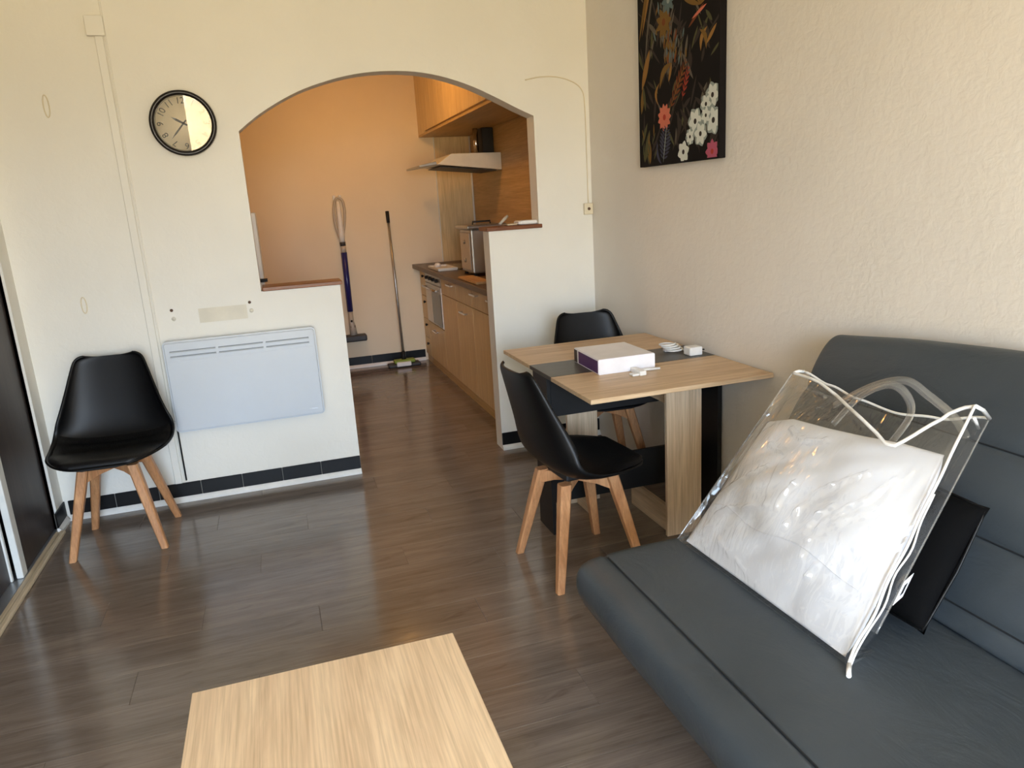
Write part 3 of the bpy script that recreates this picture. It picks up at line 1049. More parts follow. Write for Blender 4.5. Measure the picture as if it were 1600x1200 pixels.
# curled ochre leaf
leaf(0.28, 0.27, 82, 0.10, 0.010, 'gold', 0.03); leaf(0.30, 0.34, 40, 0.15, 0.016, 'ochre', 0.03); leaf(0.42, 0.36, 70, 0.08, 0.010, 'gold')
frond(0.42, 0.23, 52, 0.26, 9, 0.055, 'rust', 'ochre', 35)
frond(0.58, 0.26, 66, 0.16, 7, 0.035, 'red', 'rust', 35)
flower(0.36, 0.212, 0.062, 11, 'coral', 'red', 0.5)
# slate fern at the bottom
frond(0.34, 0.01, 78, 0.17, 10, 0.062, 'slate', 'mist', 62)
leaf(0.32, 0.0, 110, 0.12, 0.010, 'slate', 0.02)
leaf(0.08, 0.02, 70, 0.16, 0.02, 'olive'); leaf(0.16, 0.01, 95, 0.12, 0.018, 'ochre'); leaf(0.04, 0.10, 60, 0.12, 0.012, 'olive')
for k in range(14):
    leaf(0.05+rng.random()*0.22, rng.random()*0.14, rng.uniform(50, 130), 0.06, 0.005, rng.choice(['ochre', 'olive', 'shade']))
# white blossom spray
for u, v, r in ((0.93, 0.255, 0.055), (0.86, 0.225, 0.045), (0.94, 0.155, 0.062), (0.74, 0.165, 0.060), (0.80, 0.110, 0.055), (0.68, 0.105, 0.038), (0.86, 0.18, 0.04)):
    flower(u, v, r, 6, 'mist', 'slate', 0.95, rng.uniform(0, 60))
    flower(u, v, r*0.9, 6, 'white', 'shade', 0.62, rng.uniform(0, 60))
flower(0.60, 0.045, 0.050, 6, 'white', 'shade', 0.75, 15)
flower(0.93, 0.030, 0.052, 8, 'pink', 'red', 0.6)
obj('floral_print', pr, [INKS[k] for k in ink_names], cv)


# ------------------------------------------------------------------ chairs
def shell_pts(v):
    """profile: y, z, half width, edge lift, edge forward"""
    return v


KEY = [  # y, z, hw, lift, fwd
    (-0.238, 0.438, 0.070, 0.000, 0.000),
    (-0.236, 0.446, 0.115, 0.000, 0.000),
    (-0.222, 0.453, 0.162, 0.001, -0.004),
    (-0.180, 0.457, 0.212, 0.006, -0.008),
    (-0.090, 0.450, 0.256, 0.020, -0.006),
    (0.020, 0.440, 0.270, 0.040, 0.000),
    (0.100, 0.446, 0.270, 0.060, 0.010),
    (0.155, 0.480, 0.262, 0.062, 0.040),
    (0.186, 0.545, 0.246, 0.040, 0.070),
    (0.206, 0.630, 0.222, 0.018, 0.068),
    (0.228, 0.720, 0.197, 0.006, 0.054),
    (0.248, 0.800, 0.173, 0.004, 0.040),
    (0.259, 0.845, 0.155, 0.008, 0.030),
    (0.262, 0.862, 0.132, 0.010, 0.026),
    (0.263, 0.866, 0.110, 0.010, 0.022),
]
PROF = crom(KEY, 3)


def shell_surface(off=0.0, u_lim=1.0, rows=None):
    rows = rows or range(len(PROF))
    bm = bm_new()
    NU = 19
    V = []
    for r in rows:
        y_, z_, hw, lift, fwd = PROF[r]
        line = []
        for i in range(NU):
            u = (-1+2*i/(NU-1))*u_lim
            e = abs(u)**2.4
            line.append(bm.verts.new((hw*math.sin(u*math.pi/2*0.92)/math.sin(math.pi/2*0.92), y_-fwd*e, z_+lift*e)))
        V.append(line)
    for A, B in zip(V[:-1], V[1:]):
        for i in range(NU-1):
            f = bm.faces.new((A[i], A[i+1], B[i+1], B[i]))
            f.smooth = True
    bm.normal_update()
    return bm


def thicken(bm, dn, up_):
    """give an open sheet thickness: from -dn to +up_ along the normals"""
    bm.normal_update()
    base = list(bm.verts)
    nrm = {v: v.normal.copy() for v in base}
    faces = list(bm.faces)
    bedges = [e for e in bm.edges if len(e.link_faces) == 1]
    top = {v: bm.verts.new(v.co+nrm[v]*up_) for v in base}
    for f in faces:
        nf = bm.faces.new([top[v] for v in f.verts])
        nf.smooth = True
    for e in bedges:
        a, b = e.verts
        nf = bm.faces.new((a, b, top[b], top[a]))
        nf.smooth = True
    for v in base:
        v.co -= nrm[v]*dn
    for f in faces:
        f.normal_flip()
    bmesh.ops.recalc_face_normals(bm, faces=list(bm.faces))
    return bm


def leg_bm(sx, sy):
    bm = bm_new()
    top, foot = Vector((sx*0.105, sy*0.105, 0.405)), Vector((sx*0.197, sy*0.190, 0.0))
    rings = []
    for s, hw in ((0.0, 0.0235), (0.25, 0.0225), (1.0, 0.0155)):
        c = top.lerp(foot, s)
        ring = []
        cham = hw*0.3
        q = [(hw-cham, hw), (-hw+cham, hw), (-hw, hw-cham), (-hw, -hw+cham), (-hw+cham, -hw), (hw-cham, -hw), (hw, -hw+cham), (hw, hw-cham)]
        for dx, dy in q:
            ring.append(bm.verts.new((c.x+dx, c.y+dy, c.z)))
        rings.append(ring)
    n = len(rings[0])
    for A, B in zip(rings[:-1], rings[1:]):
        for k in range(n):
            bm.faces.new((A[k], A[(k+1) % n], B[(k+1) % n], B[k]))
    bm.faces.new(rings[0][::-1]); bm.faces.new(rings[-1])
    bmesh.ops.recalc_face_normals(bm, faces=list(bm.faces))
    return bm


def make_chair(label):
    c = thing('dining_chair', label, 'chair', (0, 0, 0), 'black shell dining chairs')
    sh = thicken(shell_surface(), 0.005, 0.004)
    obj('shell', sh, 'black_plastic', c)
    # seat pad: puffed sheet over the seat rows
    rows = [i for i in range(len(PROF)) if 4 <= i <= 21]
    pad = shell_surface(0, 0.86, rows)
    pad.normal_update()
    base = list(pad.verts)
    N_ = {v: v.normal.copy() for v in base}
    NU = 19
    nr = len(rows)
    for idx, v in enumerate(base):
        r, i = divmod(idx, NU)
        e = min(r, nr-1-r, i, NU-1-i)
        h = 0.006 + 0.020*min(1, e/4)**0.6
        h += 0.004*math.sin(math.pi*r/3.0)*(1 if 3 < r < nr-4 else 0)
        sgn = 1 if N_[v].z > 0 else -1
        v.co += N_[v]*sgn*h
    bmesh.ops.recalc_face_normals(pad, faces=list(pad.faces))
    obj('seat_pad', pad, 'black_leather', c, label='stitched black seat pad')
    for sx in (-1, 1):
        for sy in (-1, 1):
            obj('leg', leg_bm(sx, sy), 'beech', c)
    # crossed beech bearers joining the legs under the shell
    for k in (1, -1):
        bm = bm_new()
        L_ = 0.150
        pts = [(-L_, 0.400), (-L_, 0.345), (-0.09, 0.362), (0, 0.370), (0.09, 0.362), (L_, 0.345), (L_, 0.400)]
        add_prism(bm, pts, 'y', -0.014, 0.014)
        bmesh.ops.rotate(bm, verts=list(bm.verts), cent=(0, 0, 0), matrix=Matrix.Rotation(math.radians(45*k), 3, 'Z'))
        if k == -1:
            bmesh.ops.translate(bm, verts=list(bm.verts), vec=(0, 0, 0.001))
        obj('bearer', bm, 'beech', c)
    obj('mounting_plate', box(-0.09, 0.09, -0.09, 0.09, 0.400, 0.436, 0.01, 2), 'dark', c)
    return c


def dup(root, label):
    r = root.copy()
    COL.objects.link(r)
    r['label'] = label
    for ch in list(root.children):
        k = ch.copy()
        COL.objects.link(k)
        k.parent = r
    return r


ch1 = make_chair('black shell chair with beech legs alone beside the heater and wardrobe')
ch2 = dup(ch1, 'black shell chair at the short side of the table, its back to the kitchen passage')
ch3 = dup(ch1, 'black shell chair tucked behind the table against the half wall, only back and legs showing')
ch1.location = (-0.842, 3.79, 0); ch1.rotation_euler = (0, 0, math.radians(-3))
ch2.location = (1.071, 2.657, 0); ch2.rotation_euler = (0, 0, math.radians(95))
ch3.location = (1.578, 3.50, 0); ch3.rotation_euler = (0, 0, math.radians(-4))

# ------------------------------------------------------------------ drop-leaf dining table
TZ = 0.762
TX0, TX1 = 1.050, 1.846
tb = thing('drop_leaf_table', 'oak and black drop-leaf dining table against the beige wall', 'table', (1.45, 2.98, 0))
obj('flap', box(TX0, TX1, 2.43, 2.846, TZ-0.018, TZ, 0.0015, 1), 'oak_x', tb)
obj('flap', box(TX0, TX1, 3.118, 3.515, TZ-0.018, TZ, 0.0015, 1), 'oak_x', tb)
obj('centre_strip', box(TX0, TX1, 2.849, 3.115, TZ-0.018, TZ, 0.0015, 1), 'grey_board', tb, label='charcoal centre strip')
obj('end_panel', box(TX0+0.01, TX0+0.028, 2.93, 3.105, 0.0, TZ-0.019), 'black_board', tb, label='black end panel')
obj('end_panel', box(1.825, 1.846, 2.79, 3.105, 0.0, TZ-0.019), 'black_board', tb, label='black end panel')
obj('apron', box(TX0+0.029, 1.824, 2.93, 2.948, 0.56, TZ-0.019), 'black_board', tb, label='black apron')
obj('apron', box(TX0+0.029, 1.824, 3.085, 3.103, 0.56, TZ-0.019), 'black_board', tb, label='black apron')
obj('stretcher_board', box(TX0+0.029, 1.824, 3.00, 3.018, 0.125, 0.31), 'black_board', tb, label='black lower board')


def gate(px0, px1, y0, y1, hx):
    g = obj('gate_post', box(px0, px1, y0, y0+0.018 if y0 < y1 else y0+0.018, 0.0, TZ-0.02, 0.001, 1), 'oak_z', tb, label='oak gate leg')
    ya, yb = (y0+0.018, y1) if y1 > y0 else (y1, y0)
    yl = (ya, 3.10) if y1 > y0 else (3.02, yb)
    obj('rail', box(hx, hx+0.018, yl[0], yl[1], 0.0, 0.12), 'oak_y', g)
    obj('rail', box(hx, hx+0.018, ya, yb, 0.60, 0.72), 'oak_y', g)
    return g


gate(1.515, 1.685, 2.700, 2.928, 1.540)
gate(1.265, 1.425, 3.225, 3.105, 1.30)

# box on the table
bx = thing('router_box', 'white and purple cardboard box lying on the dining table', 'box', (1.36, 2.87, TZ))
bm = bm_new()
B0 = [(1.235, 2.765), (1.497, 2.762), (1.500, 3.06), (1.250, 3.066)]
Z0, Z1 = TZ+0.0005, TZ+0.066
vs = [bm.verts.new((p[0], p[1], z)) for z in (Z0, Z1) for p in B0]
for f in ((3, 2, 1, 0), (4, 5, 6, 7), (0, 1, 5, 4), (1, 2, 6, 5), (2, 3, 7, 6), (3, 0, 4, 7)):
    bm.faces.new([vs[i] for i in f])
bmesh.ops.bevel(bm, geom=list(bm.edges), offset=0.003, segments=2, affect='EDGES')
obj('carton', bm, 'white_card', bx)
bm = bm_new()
P = lambda t_, z, o_: (B0[0][0]+(B0[3][0]-B0[0][0])*t_-o_, B0[0][1]+(B0[3][1]-B0[0][1])*t_, z)
for ta, tb_, za, zb in ((0.03, 0.80, Z0+0.006, Z1-0.006),):
    q = [bm.verts.new(P(ta, za, 0.0008)), bm.verts.new(P(tb_, za, 0.0008)), bm.verts.new(P(tb_, zb, 0.0008)), bm.verts.new(P(ta, zb, 0.0008))]
    q2 = [bm.verts.new(P(ta, za, -0.0005)), bm.verts.new(P(tb_, za, -0.0005)), bm.verts.new(P(tb_, zb, -0.0005)), bm.verts.new(P(ta, zb, -0.0005))]
    bm.faces.new(q[::-1]); bm.faces.new(q2)
    for i in range(4):
        bm.faces.new((q[i], q[(i+1) % 4], q2[(i+1) % 4], q2[i]))
bmesh.ops.recalc_face_normals(bm, faces=list(bm.faces))
obj('purple_side', bm, 'purple', bx, label='purple printed side')
bm = bm_new()
q = [P(0.86, Z0+0.004, 0.0008), P(0.985, Z0+0.004, 0.0008), P(0.985, Z1-0.005, 0.0008), P(0.86, Z1-0.005, 0.0008)]
fq = bm.faces.new([bm.verts.new(p) for p in q][::-1])
r_ = bmesh.ops.extrude_face_region(bm, geom=[fq])
bmesh.ops.translate(bm, verts=[v for v in r_['geom'] if isinstance(v, bmesh.types.BMVert)], vec=(0.0012, 0, 0))
bmesh.ops.recalc_face_normals(bm, faces=list(bm.faces))
obj('grey_side', bm, 'mop_dark', bx, label='dark end of the printed side')

# white connector bits in front of the box
cn = thing('white_connector', 'small white plug adapter lying in front of the white and purple box', 'plug', (1.42, 2.72, TZ))
obj('body', box(1.375, 1.405, 2.665, 2.752, TZ+0.0003, TZ+0.020, 0.004, 2), 'white_plastic', cn)
obj('tab', box(1.345, 1.375, 2.672, 2.705, TZ+0.0003, TZ+0.010, 0.003, 2), 'white_plastic', cn)
obj('lead', tube([(1.405, 2.72, TZ+0.007), (1.44, 2.735, TZ+0.006), (1.50, 2.728, TZ+0.006)], 0.0055, 8), 'white_plastic', cn)

ad_ = thing('power_adapter', 'white mains adapter with coiled lead on the dark strip near the wall', 'adapter', (1.76, 2.95, TZ))
obj('brick', box(1.735, 1.80, 2.875, 2.935, TZ+0.0005, TZ+0.040, 0.006, 3), 'white_plastic', ad_)
obj('pin', box(1.80, 1.818, 2.89, 2.90, TZ+0.018, TZ+0.024), 'dark', ad_)
obj('pin', box(1.80, 1.818, 2.912, 2.922, TZ+0.018, TZ+0.024), 'dark', ad_)
coil = []
for k in range(60):
    a = 2*math.pi*k/15
    coil.append((1.735+0.040*math.cos(a)-0.0006*k, 3.00+0.038*math.sin(a)+0.0004*k, TZ+0.006+0.0006*k))
obj('lead', tube([(1.75, 2.93, TZ+0.012)]+coil, 0.0038, 7), 'white_plastic', ad_)
obj('plug', box(1.69, 1.725, 3.02, 3.045, TZ+0.0005, TZ+0.026, 0.004, 2), 'white_plastic', ad_)

# ------------------------------------------------------------------ coffee table
ct = thing('coffee_table', 'pale oak coffee table in front of the sofa, nearest the camera', 'table', (0, 1.3, 0))
CTZ = 0.42
obj('top', box(-0.310, 0.320, 0.95, 1.690, CTZ-0.035, CTZ, 0.0015, 1), 'coffee', ct)
for px in (-0.295, 0.245):
    for py in (0.965, 1.615):
        obj('leg', box(px, px+0.06, py, py+0.06, 0.0, CTZ-0.0355, 0.001, 1), 'oak_z', ct)
obj('shelf', box(-0.234, 0.244, 0.97, 1.67, 0.12, 0.138), 'coffee', ct)

# ------------------------------------------------------------------ sofa
sf = thing('click_clack_sofa', 'dark grey faux leather click-clack sofa against the beige wall', 'sofa', (1.2, 1.0, 0))
SY0, SY1 = 0.05, 1.935


def padded(profile_fn, nv, y0, y1, rnd, ny=80, wr=0.004, seed=0):
    """closed cushion: profile_fn(t) -> (x, z) closed loop, extruded along y with rounded ends and light wrinkles"""
    prof = [profile_fn(i/nv) for i in range(nv)]
    cx = sum(p[0] for p in prof)/nv
    cz = sum(p[1] for p in prof)/nv
    idx_ = {p: i for i, p in enumerate(prof)}
    ar = sum(prof[i-1][0]*prof[i][1]-prof[i][0]*prof[i-1][1] for i in range(nv))
    orient = 1 if ar > 0 else -1
    ys = [y0+rnd*(1-math.cos(math.pi/2*k/6)) for k in range(6)] + [y0+rnd+(y1-y0-2*rnd)*k/ny for k in range(ny+1)] + [y1-rnd+rnd*math.sin(math.pi/2*k/6) for k in range(1, 7)]
    bm = bm_new()
    rings = []
    for y_ in ys:
        d = max(0.0, rnd-(y_-y0), rnd-(y1-y_))
        ins = rnd-math.sqrt(max(0.0, rnd*rnd-d*d))
        ring = []
        for (x, z) in prof:
            v = Vector((x-cx, z-cz))
            L_ = v.length
            # inset towards the centre line
            i_ = idx_[(x, z)]
            pa, pb = prof[i_-1], prof[(i_+1) % nv]
            tg_ = Vector((pb[0]-pa[0], pb[1]-pa[1])).normalized()
            nin = Vector((-tg_.y, tg_.x))*orient
            nz_ = noise.noise(Vector((x*5+seed, y_*2.6, z*5)))*wr + noise.noise(Vector((x*14+seed, y_*6, z*14)))*wr*0.4
            n2 = v.normalized() if L_ > 1e-6 else Vector((0, 1))
            ring.append(bm.verts.new((x+nin.x*ins+n2.x*nz_, y_, z+nin.y*ins+n2.y*nz_)))
        rings.append(ring)
    for A, B in zip(rings[:-1], rings[1:]):
        for k in range(nv):
            f = bm.faces.new((A[k], A[(k+1) % nv], B[(k+1) % nv], B[k]))
            f.smooth = True
    for R, flip in ((rings[0], False), (rings[-1], True)):
        f = bm.faces.new(R if not flip else R[::-1])
        f.smooth = True
    bmesh.ops.recalc_face_normals(bm, faces=list(bm.faces))
    return bm


def loop_fn(pts, dens=10):
    P_ = pts
    n = len(P_)
    out = []
    for i in range(n):
        p0, p1, p2, p3 = P_[i-1], P_[i], P_[(i+1) % n], P_[(i+2) % n]
        for k in range(dens):
            t_ = k/dens
            out.append(tuple(0.5*((2*b)+(-a+c)*t_+(2*a-5*b+4*c-d)*t_*t_+(-a+3*b-3*c+d)*t_**3) for a, b, c, d in zip(p0, p1, p2, p3)))
    return out


seat_key = [(0.795, 0.272), (0.764, 0.300), (0.748, 0.345), (0.756, 0.392), (0.785, 0.418), (0.835, 0.428), (0.853, 0.423), (0.871, 0.430),
            (0.95, 0.434), (1.10, 0.436), (1.25, 0.436), (1.38, 0.432), (1.45, 0.425), (1.475, 0.40), (1.475, 0.31), (1.45, 0.285), (1.2, 0.275), (0.95, 0.270)]
seat_loop = loop_fn(seat_key, 4)
obj('seat_cushion', padded(lambda t_: seat_loop[int(round(t_*len(seat_loop))) % len(seat_loop)], len(seat_loop), SY0, SY1, 0.05), 'leather', sf)
# piping seam along the front of the seat
obj('seam', tube([(0.853, SY0+0.05+(SY1-SY0-0.10)*k/30, 0.4255) for k in range(31)], 0.0022, 6), 'leather_seam', sf, label='stitched front seam')
# backrest, three quilted bands
e1 = Vector((0.30, 0.56)).normalized()      # up the slope in (x,z)
e2 = Vector((-e1.y, e1.x))                  # towards the sitter
o0 = Vector((1.435, 0.432))
SL = 0.655


def bp(s, n_):
    p = o0+e1*s+e2*n_
    return (p.x, p.y)


back_key = [bp(0.0, -0.03), bp(0.005, 0.0), bp(0.045, 0.006), bp(0.06, 0.001), bp(0.085, 0.010), bp(0.15, 0.016), bp(0.21, 0.010), bp(0.232, 0.001), bp(0.255, 0.010), bp(0.34, 0.017),
            bp(0.425, 0.010), bp(0.450, 0.001), bp(0.475, 0.010), bp(0.54, 0.014), bp(0.60, 0.008), bp(0.640, -0.012), bp(SL, -0.045), bp(0.645, -0.075), bp(0.62, -0.085), bp(0.3, -0.085), bp(0.02, -0.080), bp(0.0, -0.06)]
back_loop = loop_fn(back_key, 4)
bkb = padded(lambda t_: back_loop[int(round(t_*len(back_loop))) % len(back_loop)], len(back_loop), SY0, 2.005, 0.022, 80, 0.004, 3.0)
for v_ in bkb.verts:
    d_ = Vector((v_.co.x, v_.co.z))-o0
    s_ = d_.dot(e1)
    k_ = max(0.0, (s_-0.46)/(SL-0.46))
    q_ = k_*0.068*max(0.0, 1-((v_.co.y-1.03)/0.98)**2)
    v_.co.x += e1.x*q_
    v_.co.z += e1.y*q_
obj('backrest', bkb, 'leather', sf)
for s in (0.06, 0.232, 0.450):
    p = bp(s, 0.002)
    obj('seam', tube([(p[0], SY0+0.04+(2.005-SY0-0.08)*k/30, p[1]) for k in range(31)], 0.0024, 6), 'leather_seam', sf)
# frame and legs
bm = bm_new()
add_box(bm, 0.98, 1.50, 0.25, 0.29, 0.20, 0.262)
add_box(bm, 0.98, 1.50, 1.70, 1.74, 0.20, 0.262)
add_box(bm, 0.98, 1.02, 0.29, 1.70, 0.215, 0.255)
obj('frame', bm, 'dark', sf)
for px in (1.02, 1.46):
    for py in (0.27, 1.72):
        obj('leg', tube([(px, py, 0.0), (px, py, 0.21)], 0.022, 12), 'dark', sf)

# black cushion leaning on the backrest
bc = thing('black_cushion', 'plain black square cushion leaning on the sofa back behind the clear bag', 'cushion', (1.45, 1.35, 0.45))


def cushion_bm(o, ex, ey, en, w_, h_, th, n=26):
    def pt(side):
        def f(a, b):
            u, v = 2*a-1, 2*b-1
            pin = 1-0.06*(u*u)*(1-v*v)-0.06*(v*v)*(1-u*u)*0
            t_ = th*(max(0, 1-u**4)*max(0, 1-v**4))**0.55
            k = 1-0.05*(1-abs(v)**2)*abs(u)**6-0.05*(1-abs(u)**2)*abs(v)**6
            return o+ex*(u*w_/2*k)+ey*(v*h_/2*k)+en*(side*t_/2)
        return f
    bm = grid_bm(n, n, pt(1))
    b2 = grid_bm(n, n, pt(-1))
    me = bpy.data.meshes.new('tmp')
    b2.to_mesh(me)
    bm.from_mesh(me)
    b2.free()
    bpy.data.meshes.remove(me)
    for f in bm.faces:
        f.smooth = True
    bmesh.ops.remove_doubles(bm, verts=list(bm.verts), dist=1e-5)
    bmesh.ops.recalc_face_normals(bm, faces=list(bm.faces))
    return bm


cy_e = Vector((0.50, 0, 0.866))
cy_n = Vector((-0.866, 0, 0.50))
ctr = Vector((1.325, 1.355, 0.462)) + cy_e*0.165
cushion = cushion_bm(ctr, Vector((0, -1, 0)), cy_e, cy_n, 0.36, 0.33, 0.085)
obj('cover', cushion, 'black_cloth', bc)
obj('piping', tube([ctr+Vector((0, -1, 0))*(x_*0.18*(1-0.04*abs(y_)))+cy_e*(y_*0.165*(1-0.04*abs(x_))) for x_, y_ in ([(-1+2*k/12, -1) for k in range(12)]+[(1, -1+2*k/12) for k in range(12)]+[(1-2*k/12, 1) for k in range(12)]+[(-1, 1-2*k/12) for k in range(12)])], 0.004, 6, True), 'black_plastic', bc)

# ------------------------------------------------------------------ clear bag with the white pillow
SEAT = 0.4385
F00, F10 = Vector((1.088, 1.872, SEAT+0.006)), Vector((1.108, 1.168, SEAT+0.006))
F01, F11 = Vector((1.500, 1.879, 0.921)), Vector((1.500, 1.244, 0.972))
G00, G10 = Vector((1.180, 1.866, SEAT+0.010)), Vector((1.200, 1.190, 0.488))
G01, G11 = Vector((1.545, 1.885, 0.918)), Vector((1.605, 1.292, 0.914))
NB = ((F10-F00).cross(F01-F00)).normalized()
if NB.x > 0:
    NB = -NB
bag = thing('clear_storage_bag', 'clear plastic zip bag with white piping leaning on the sofa back', 'bag', (1.2, 1.5, SEAT))


def bil(A, B, C_, D, a, b):
    return A.lerp(B, a).lerp(C_.lerp(D, a), b)


def bulge(a, b):
    return 0.080*max(0, math.sin(math.pi*min(max(a, 0), 1)))**0.6*max(0, math.sin(math.pi*min(1, b/0.92)))**0.62


def topf(a):
    # dip of the front edge of the opening
    tab = [(0, 1.0), (0.10, 0.99), (0.22, 0.97), (0.36, 0.925), (0.50, 0.870), (0.62, 0.825), (0.72, 0.785), (0.78, 0.755), (0.82, 0.760), (0.86, 0.85), (0.91, 0.945), (0.96, 0.985), (1.0, 1.0)]
    for (a0, b0), (a1, b1) in zip(tab[:-1], tab[1:]):
        if a <= a1:
            s = (a-a0)/(a1-a0)
            return b0+(b1-b0)*s
    return 1.0


def topg(a):
    tab = [(0, 1.0), (0.2, 0.965), (0.4, 0.93), (0.6, 0.915), (0.8, 0.945), (1.0, 1.0)]
    for (a0, b0), (a1, b1) in zip(tab[:-1], tab[1:]):
        if a <= a1:
            s = (a-a0)/(a1-a0)
            s = s*s*(3-2*s)
            return b0+(b1-b0)*s
    return 1.0


def crease(a, b, k):
    d = a*0.8+b*0.5
    e = -a*0.5+b*0.8
    r = noise.noise(Vector((d*3.0+k, e*11.0, k)))
    r2_ = noise.noise(Vector((d*7.0+k, e*24.0, k*2)))
    return r*0.008+r2_*0.0012


# sharp creases of the stretched film, as polylines in (a, b)
CREASES = [[(0.712, 0.225), (0.725, 0.325), (0.812, 0.438), (0.95, 0.575)], [(0.712, 0.288), (0.75, 0.4), (0.85, 0.538), (0.888, 0.625), (0.925, 0.7)],
           [(0.688, 0.312), (0.7, 0.375), (0.75, 0.45)], [(0.812, 0.213), (0.838, 0.3), (0.825, 0.375)], [(0.862, 0.188), (0.875, 0.275), (0.862, 0.325)],
           [(0.763, 0.175), (0.788, 0.25)], [(0.175, 0.05), (0.262, 0.02)], [(0.275, 0.1), (0.45, 0.062), (0.588, 0.02)], [(0.375, 0.088), (0.6, 0.02)],
           [(0.775, 0.02), (0.875, 0.05), (0.938, 0.062)], [(0.788, 0.06), (0.812, 0.02)], [(0.525, 0.338), (0.525, 0.388), (0.55, 0.462)],
           [(0.275, 0.588), (0.40, 0.55), (0.462, 0.338)], [(0.338, 0.688), (0.45, 0.65), (0.562, 0.688)], [(0.90, 0.45), (0.93, 0.55), (0.96, 0.675), (0.965, 0.738)],
           [(0.9, 0.575), (0.9, 0.663), (0.95, 0.75)], [(0.075, 0.175), (0.213, 0.35), (0.35, 0.488)], [(0.888, 0.35), (0.95, 0.462)], [(0.85, 0.125), (0.95, 0.15)],
           [(0.55, 0.84), (0.66, 0.79)], [(0.10, 0.93), (0.33, 0.90)], [(0.363, 0.825), (0.375, 0.90)], [(0.60, 0.30), (0.66, 0.46), (0.80, 0.62)], [(0.16, 0.10), (0.22, 0.22), (0.40, 0.30)]]
SEGS = []
for c_i, c_ in enumerate(CREASES):
    sm = crom(c_, 6)
    for q0, q1 in zip(sm[:-1], sm[1:]):
        SEGS.append((q0[0]*0.69, q0[1]*0.64, q1[0]*0.69, q1[1]*0.64, 0.0100+0.0022*((c_i*7) % 3)))


def ridge(a, b):
    x, y_ = a*0.69, b*0.64
    h = 0.0
    for x0, y0, x1, y1, am in SEGS:
        if x < min(x0, x1)-0.016 or x > max(x0, x1)+0.016 or y_ < min(y0, y1)-0.016 or y_ > max(y0, y1)+0.016:
            continue
        dx, dy = x1-x0, y1-y0
        L2 = dx*dx+dy*dy
        t_ = max(0, min(1, ((x-x0)*dx+(y_-y0)*dy)/L2)) if L2 > 0 else 0
        d2 = (x-x0-t_*dx)**2+(y_-y0-t_*dy)**2
        h = max(h, am*math.exp(-d2/(0.0085**2)))
    return h


def front_pt(a, b):
    bb = b*topf(a)
    p = bil(F00, F10, F01, F11, a, bb)
    edge = min(1, 6*min(a, 1-a))*min(1, 8*b)
    p = p+NB*(bulge(a, bb)+(0.008+crease(a, bb, 1.3)+ridge(a, bb)*(0.75+0.9*noise.noise(Vector((a*26, bb*26, 5.0)))))*edge)
    p.z = max(p.z, SEAT+0.002)
    return p


def back_pt(a, b):
    bb = b*topg(a)
    p = bil(G00, G10, G01, G11, a, bb)
    edge = min(1, 6*min(a, 1-a))*min(1, 8*b)
    p = p+NB*crease(a, bb, 7.7)*edge*1.5
    p.z = max(p.z, SEAT+0.002)
    return p


def side_pt(A0, A1, B0_, B1, sgn):
    def f(a, b):
        p = bil(A0, B0_, A1, B1, a, b)
        q = math.sin(math.pi*a)*math.sin(math.pi*b)
        p = p+Vector((0, sgn*0.018*q, 0))+NB*crease(a*0.3, b, 4.1)*q
        p.z = max(p.z, SEAT+0.002)
        return p
    return f


obj('front_film', grid_bm(220, 210, front_pt), 'film', bag, label='clear front panel')
obj('back_film', grid_bm(40, 40, back_pt), 'film', bag, label='clear back panel')
obj('side_film', grid_bm(8, 40, side_pt(F10, F11, G10, G11, 1)), 'film', bag, label='clear side gusset')
obj('side_film', grid_bm(8, 40, side_pt(F00, F01, G00, G01, -1)), 'film', bag, label='clear side gusset')
obj('bottom_film', grid_bm(30, 6, lambda a, b: Vector((F00.lerp(F10, a).lerp(G00.lerp(G10, a), b).x, F00.lerp(F10, a).lerp(G00.lerp(G10, a), b).y, SEAT+0.003))), 'film', bag, label='clear bottom panel')
# white piping
obj('piping', tube([front_pt(k/60, 1.0) for k in range(61)], 0.0046, 8), 'white_plastic', bag, label='white piping')
obj('piping', tube([back_pt(k/40, 1.0) for k in range(41)], 0.0036, 8), 'white_plastic', bag, label='white piping')
path = []
for k in range(41):
    s = k/40
    p = F10.lerp(F11, s)
    wob = 0.005*math.sin(s*24)*(1-s)**1.2
    path.append(p+Vector((0, wob, 0))+NB*0.004)
obj('piping', tube(path, 0.0036, 8), 'white_plastic', bag, label='white piping')
path2 = [p+Vector((0.004, -0.004-0.006*math.sin(math.pi*k/26)*(1+0.5*math.sin(k*0.8)), 0.001)) for k, p in enumerate(path[:27])]
obj('piping', tube(path2, 0.0024, 8), 'white_plastic', bag, label='white piping')
obj('piping', tube([F11, F11.lerp(G11, 0.5)+Vector((0, 0, 0.006)), G11], 0.005, 8), 'white_plastic', bag, label='white piping')
obj('piping', tube([F11+Vector((0.0, 0, -0.03)), G11+Vector((-0.02, 0.01, -0.025))], 0.004, 8), 'white_plastic', bag, label='white piping')
obj('piping', tube([F01, F01.lerp(G01, 0.5)+Vector((0, 0, 0.004)), G01], 0.005, 8), 'white_plastic', bag, label='white piping')
obj('piping', tube([F10+Vector((0, 0.0, 0.004)), F10+Vector((-0.018, -0.018, 0.004)), F10+Vector((-0.030, -0.032, 0.002))], 0.0055, 8), 'white_plastic', bag, label='white piping end')
obj('edge_seam', tube([F00.lerp(F01, k/30)+NB*0.003 for k in range(31)], 0.0026, 6), 'film_edge', bag)
obj('edge_seam', tube([G10.lerp(G11, k/30) for k in range(31)], 0.0026, 6), 'film_edge', bag)


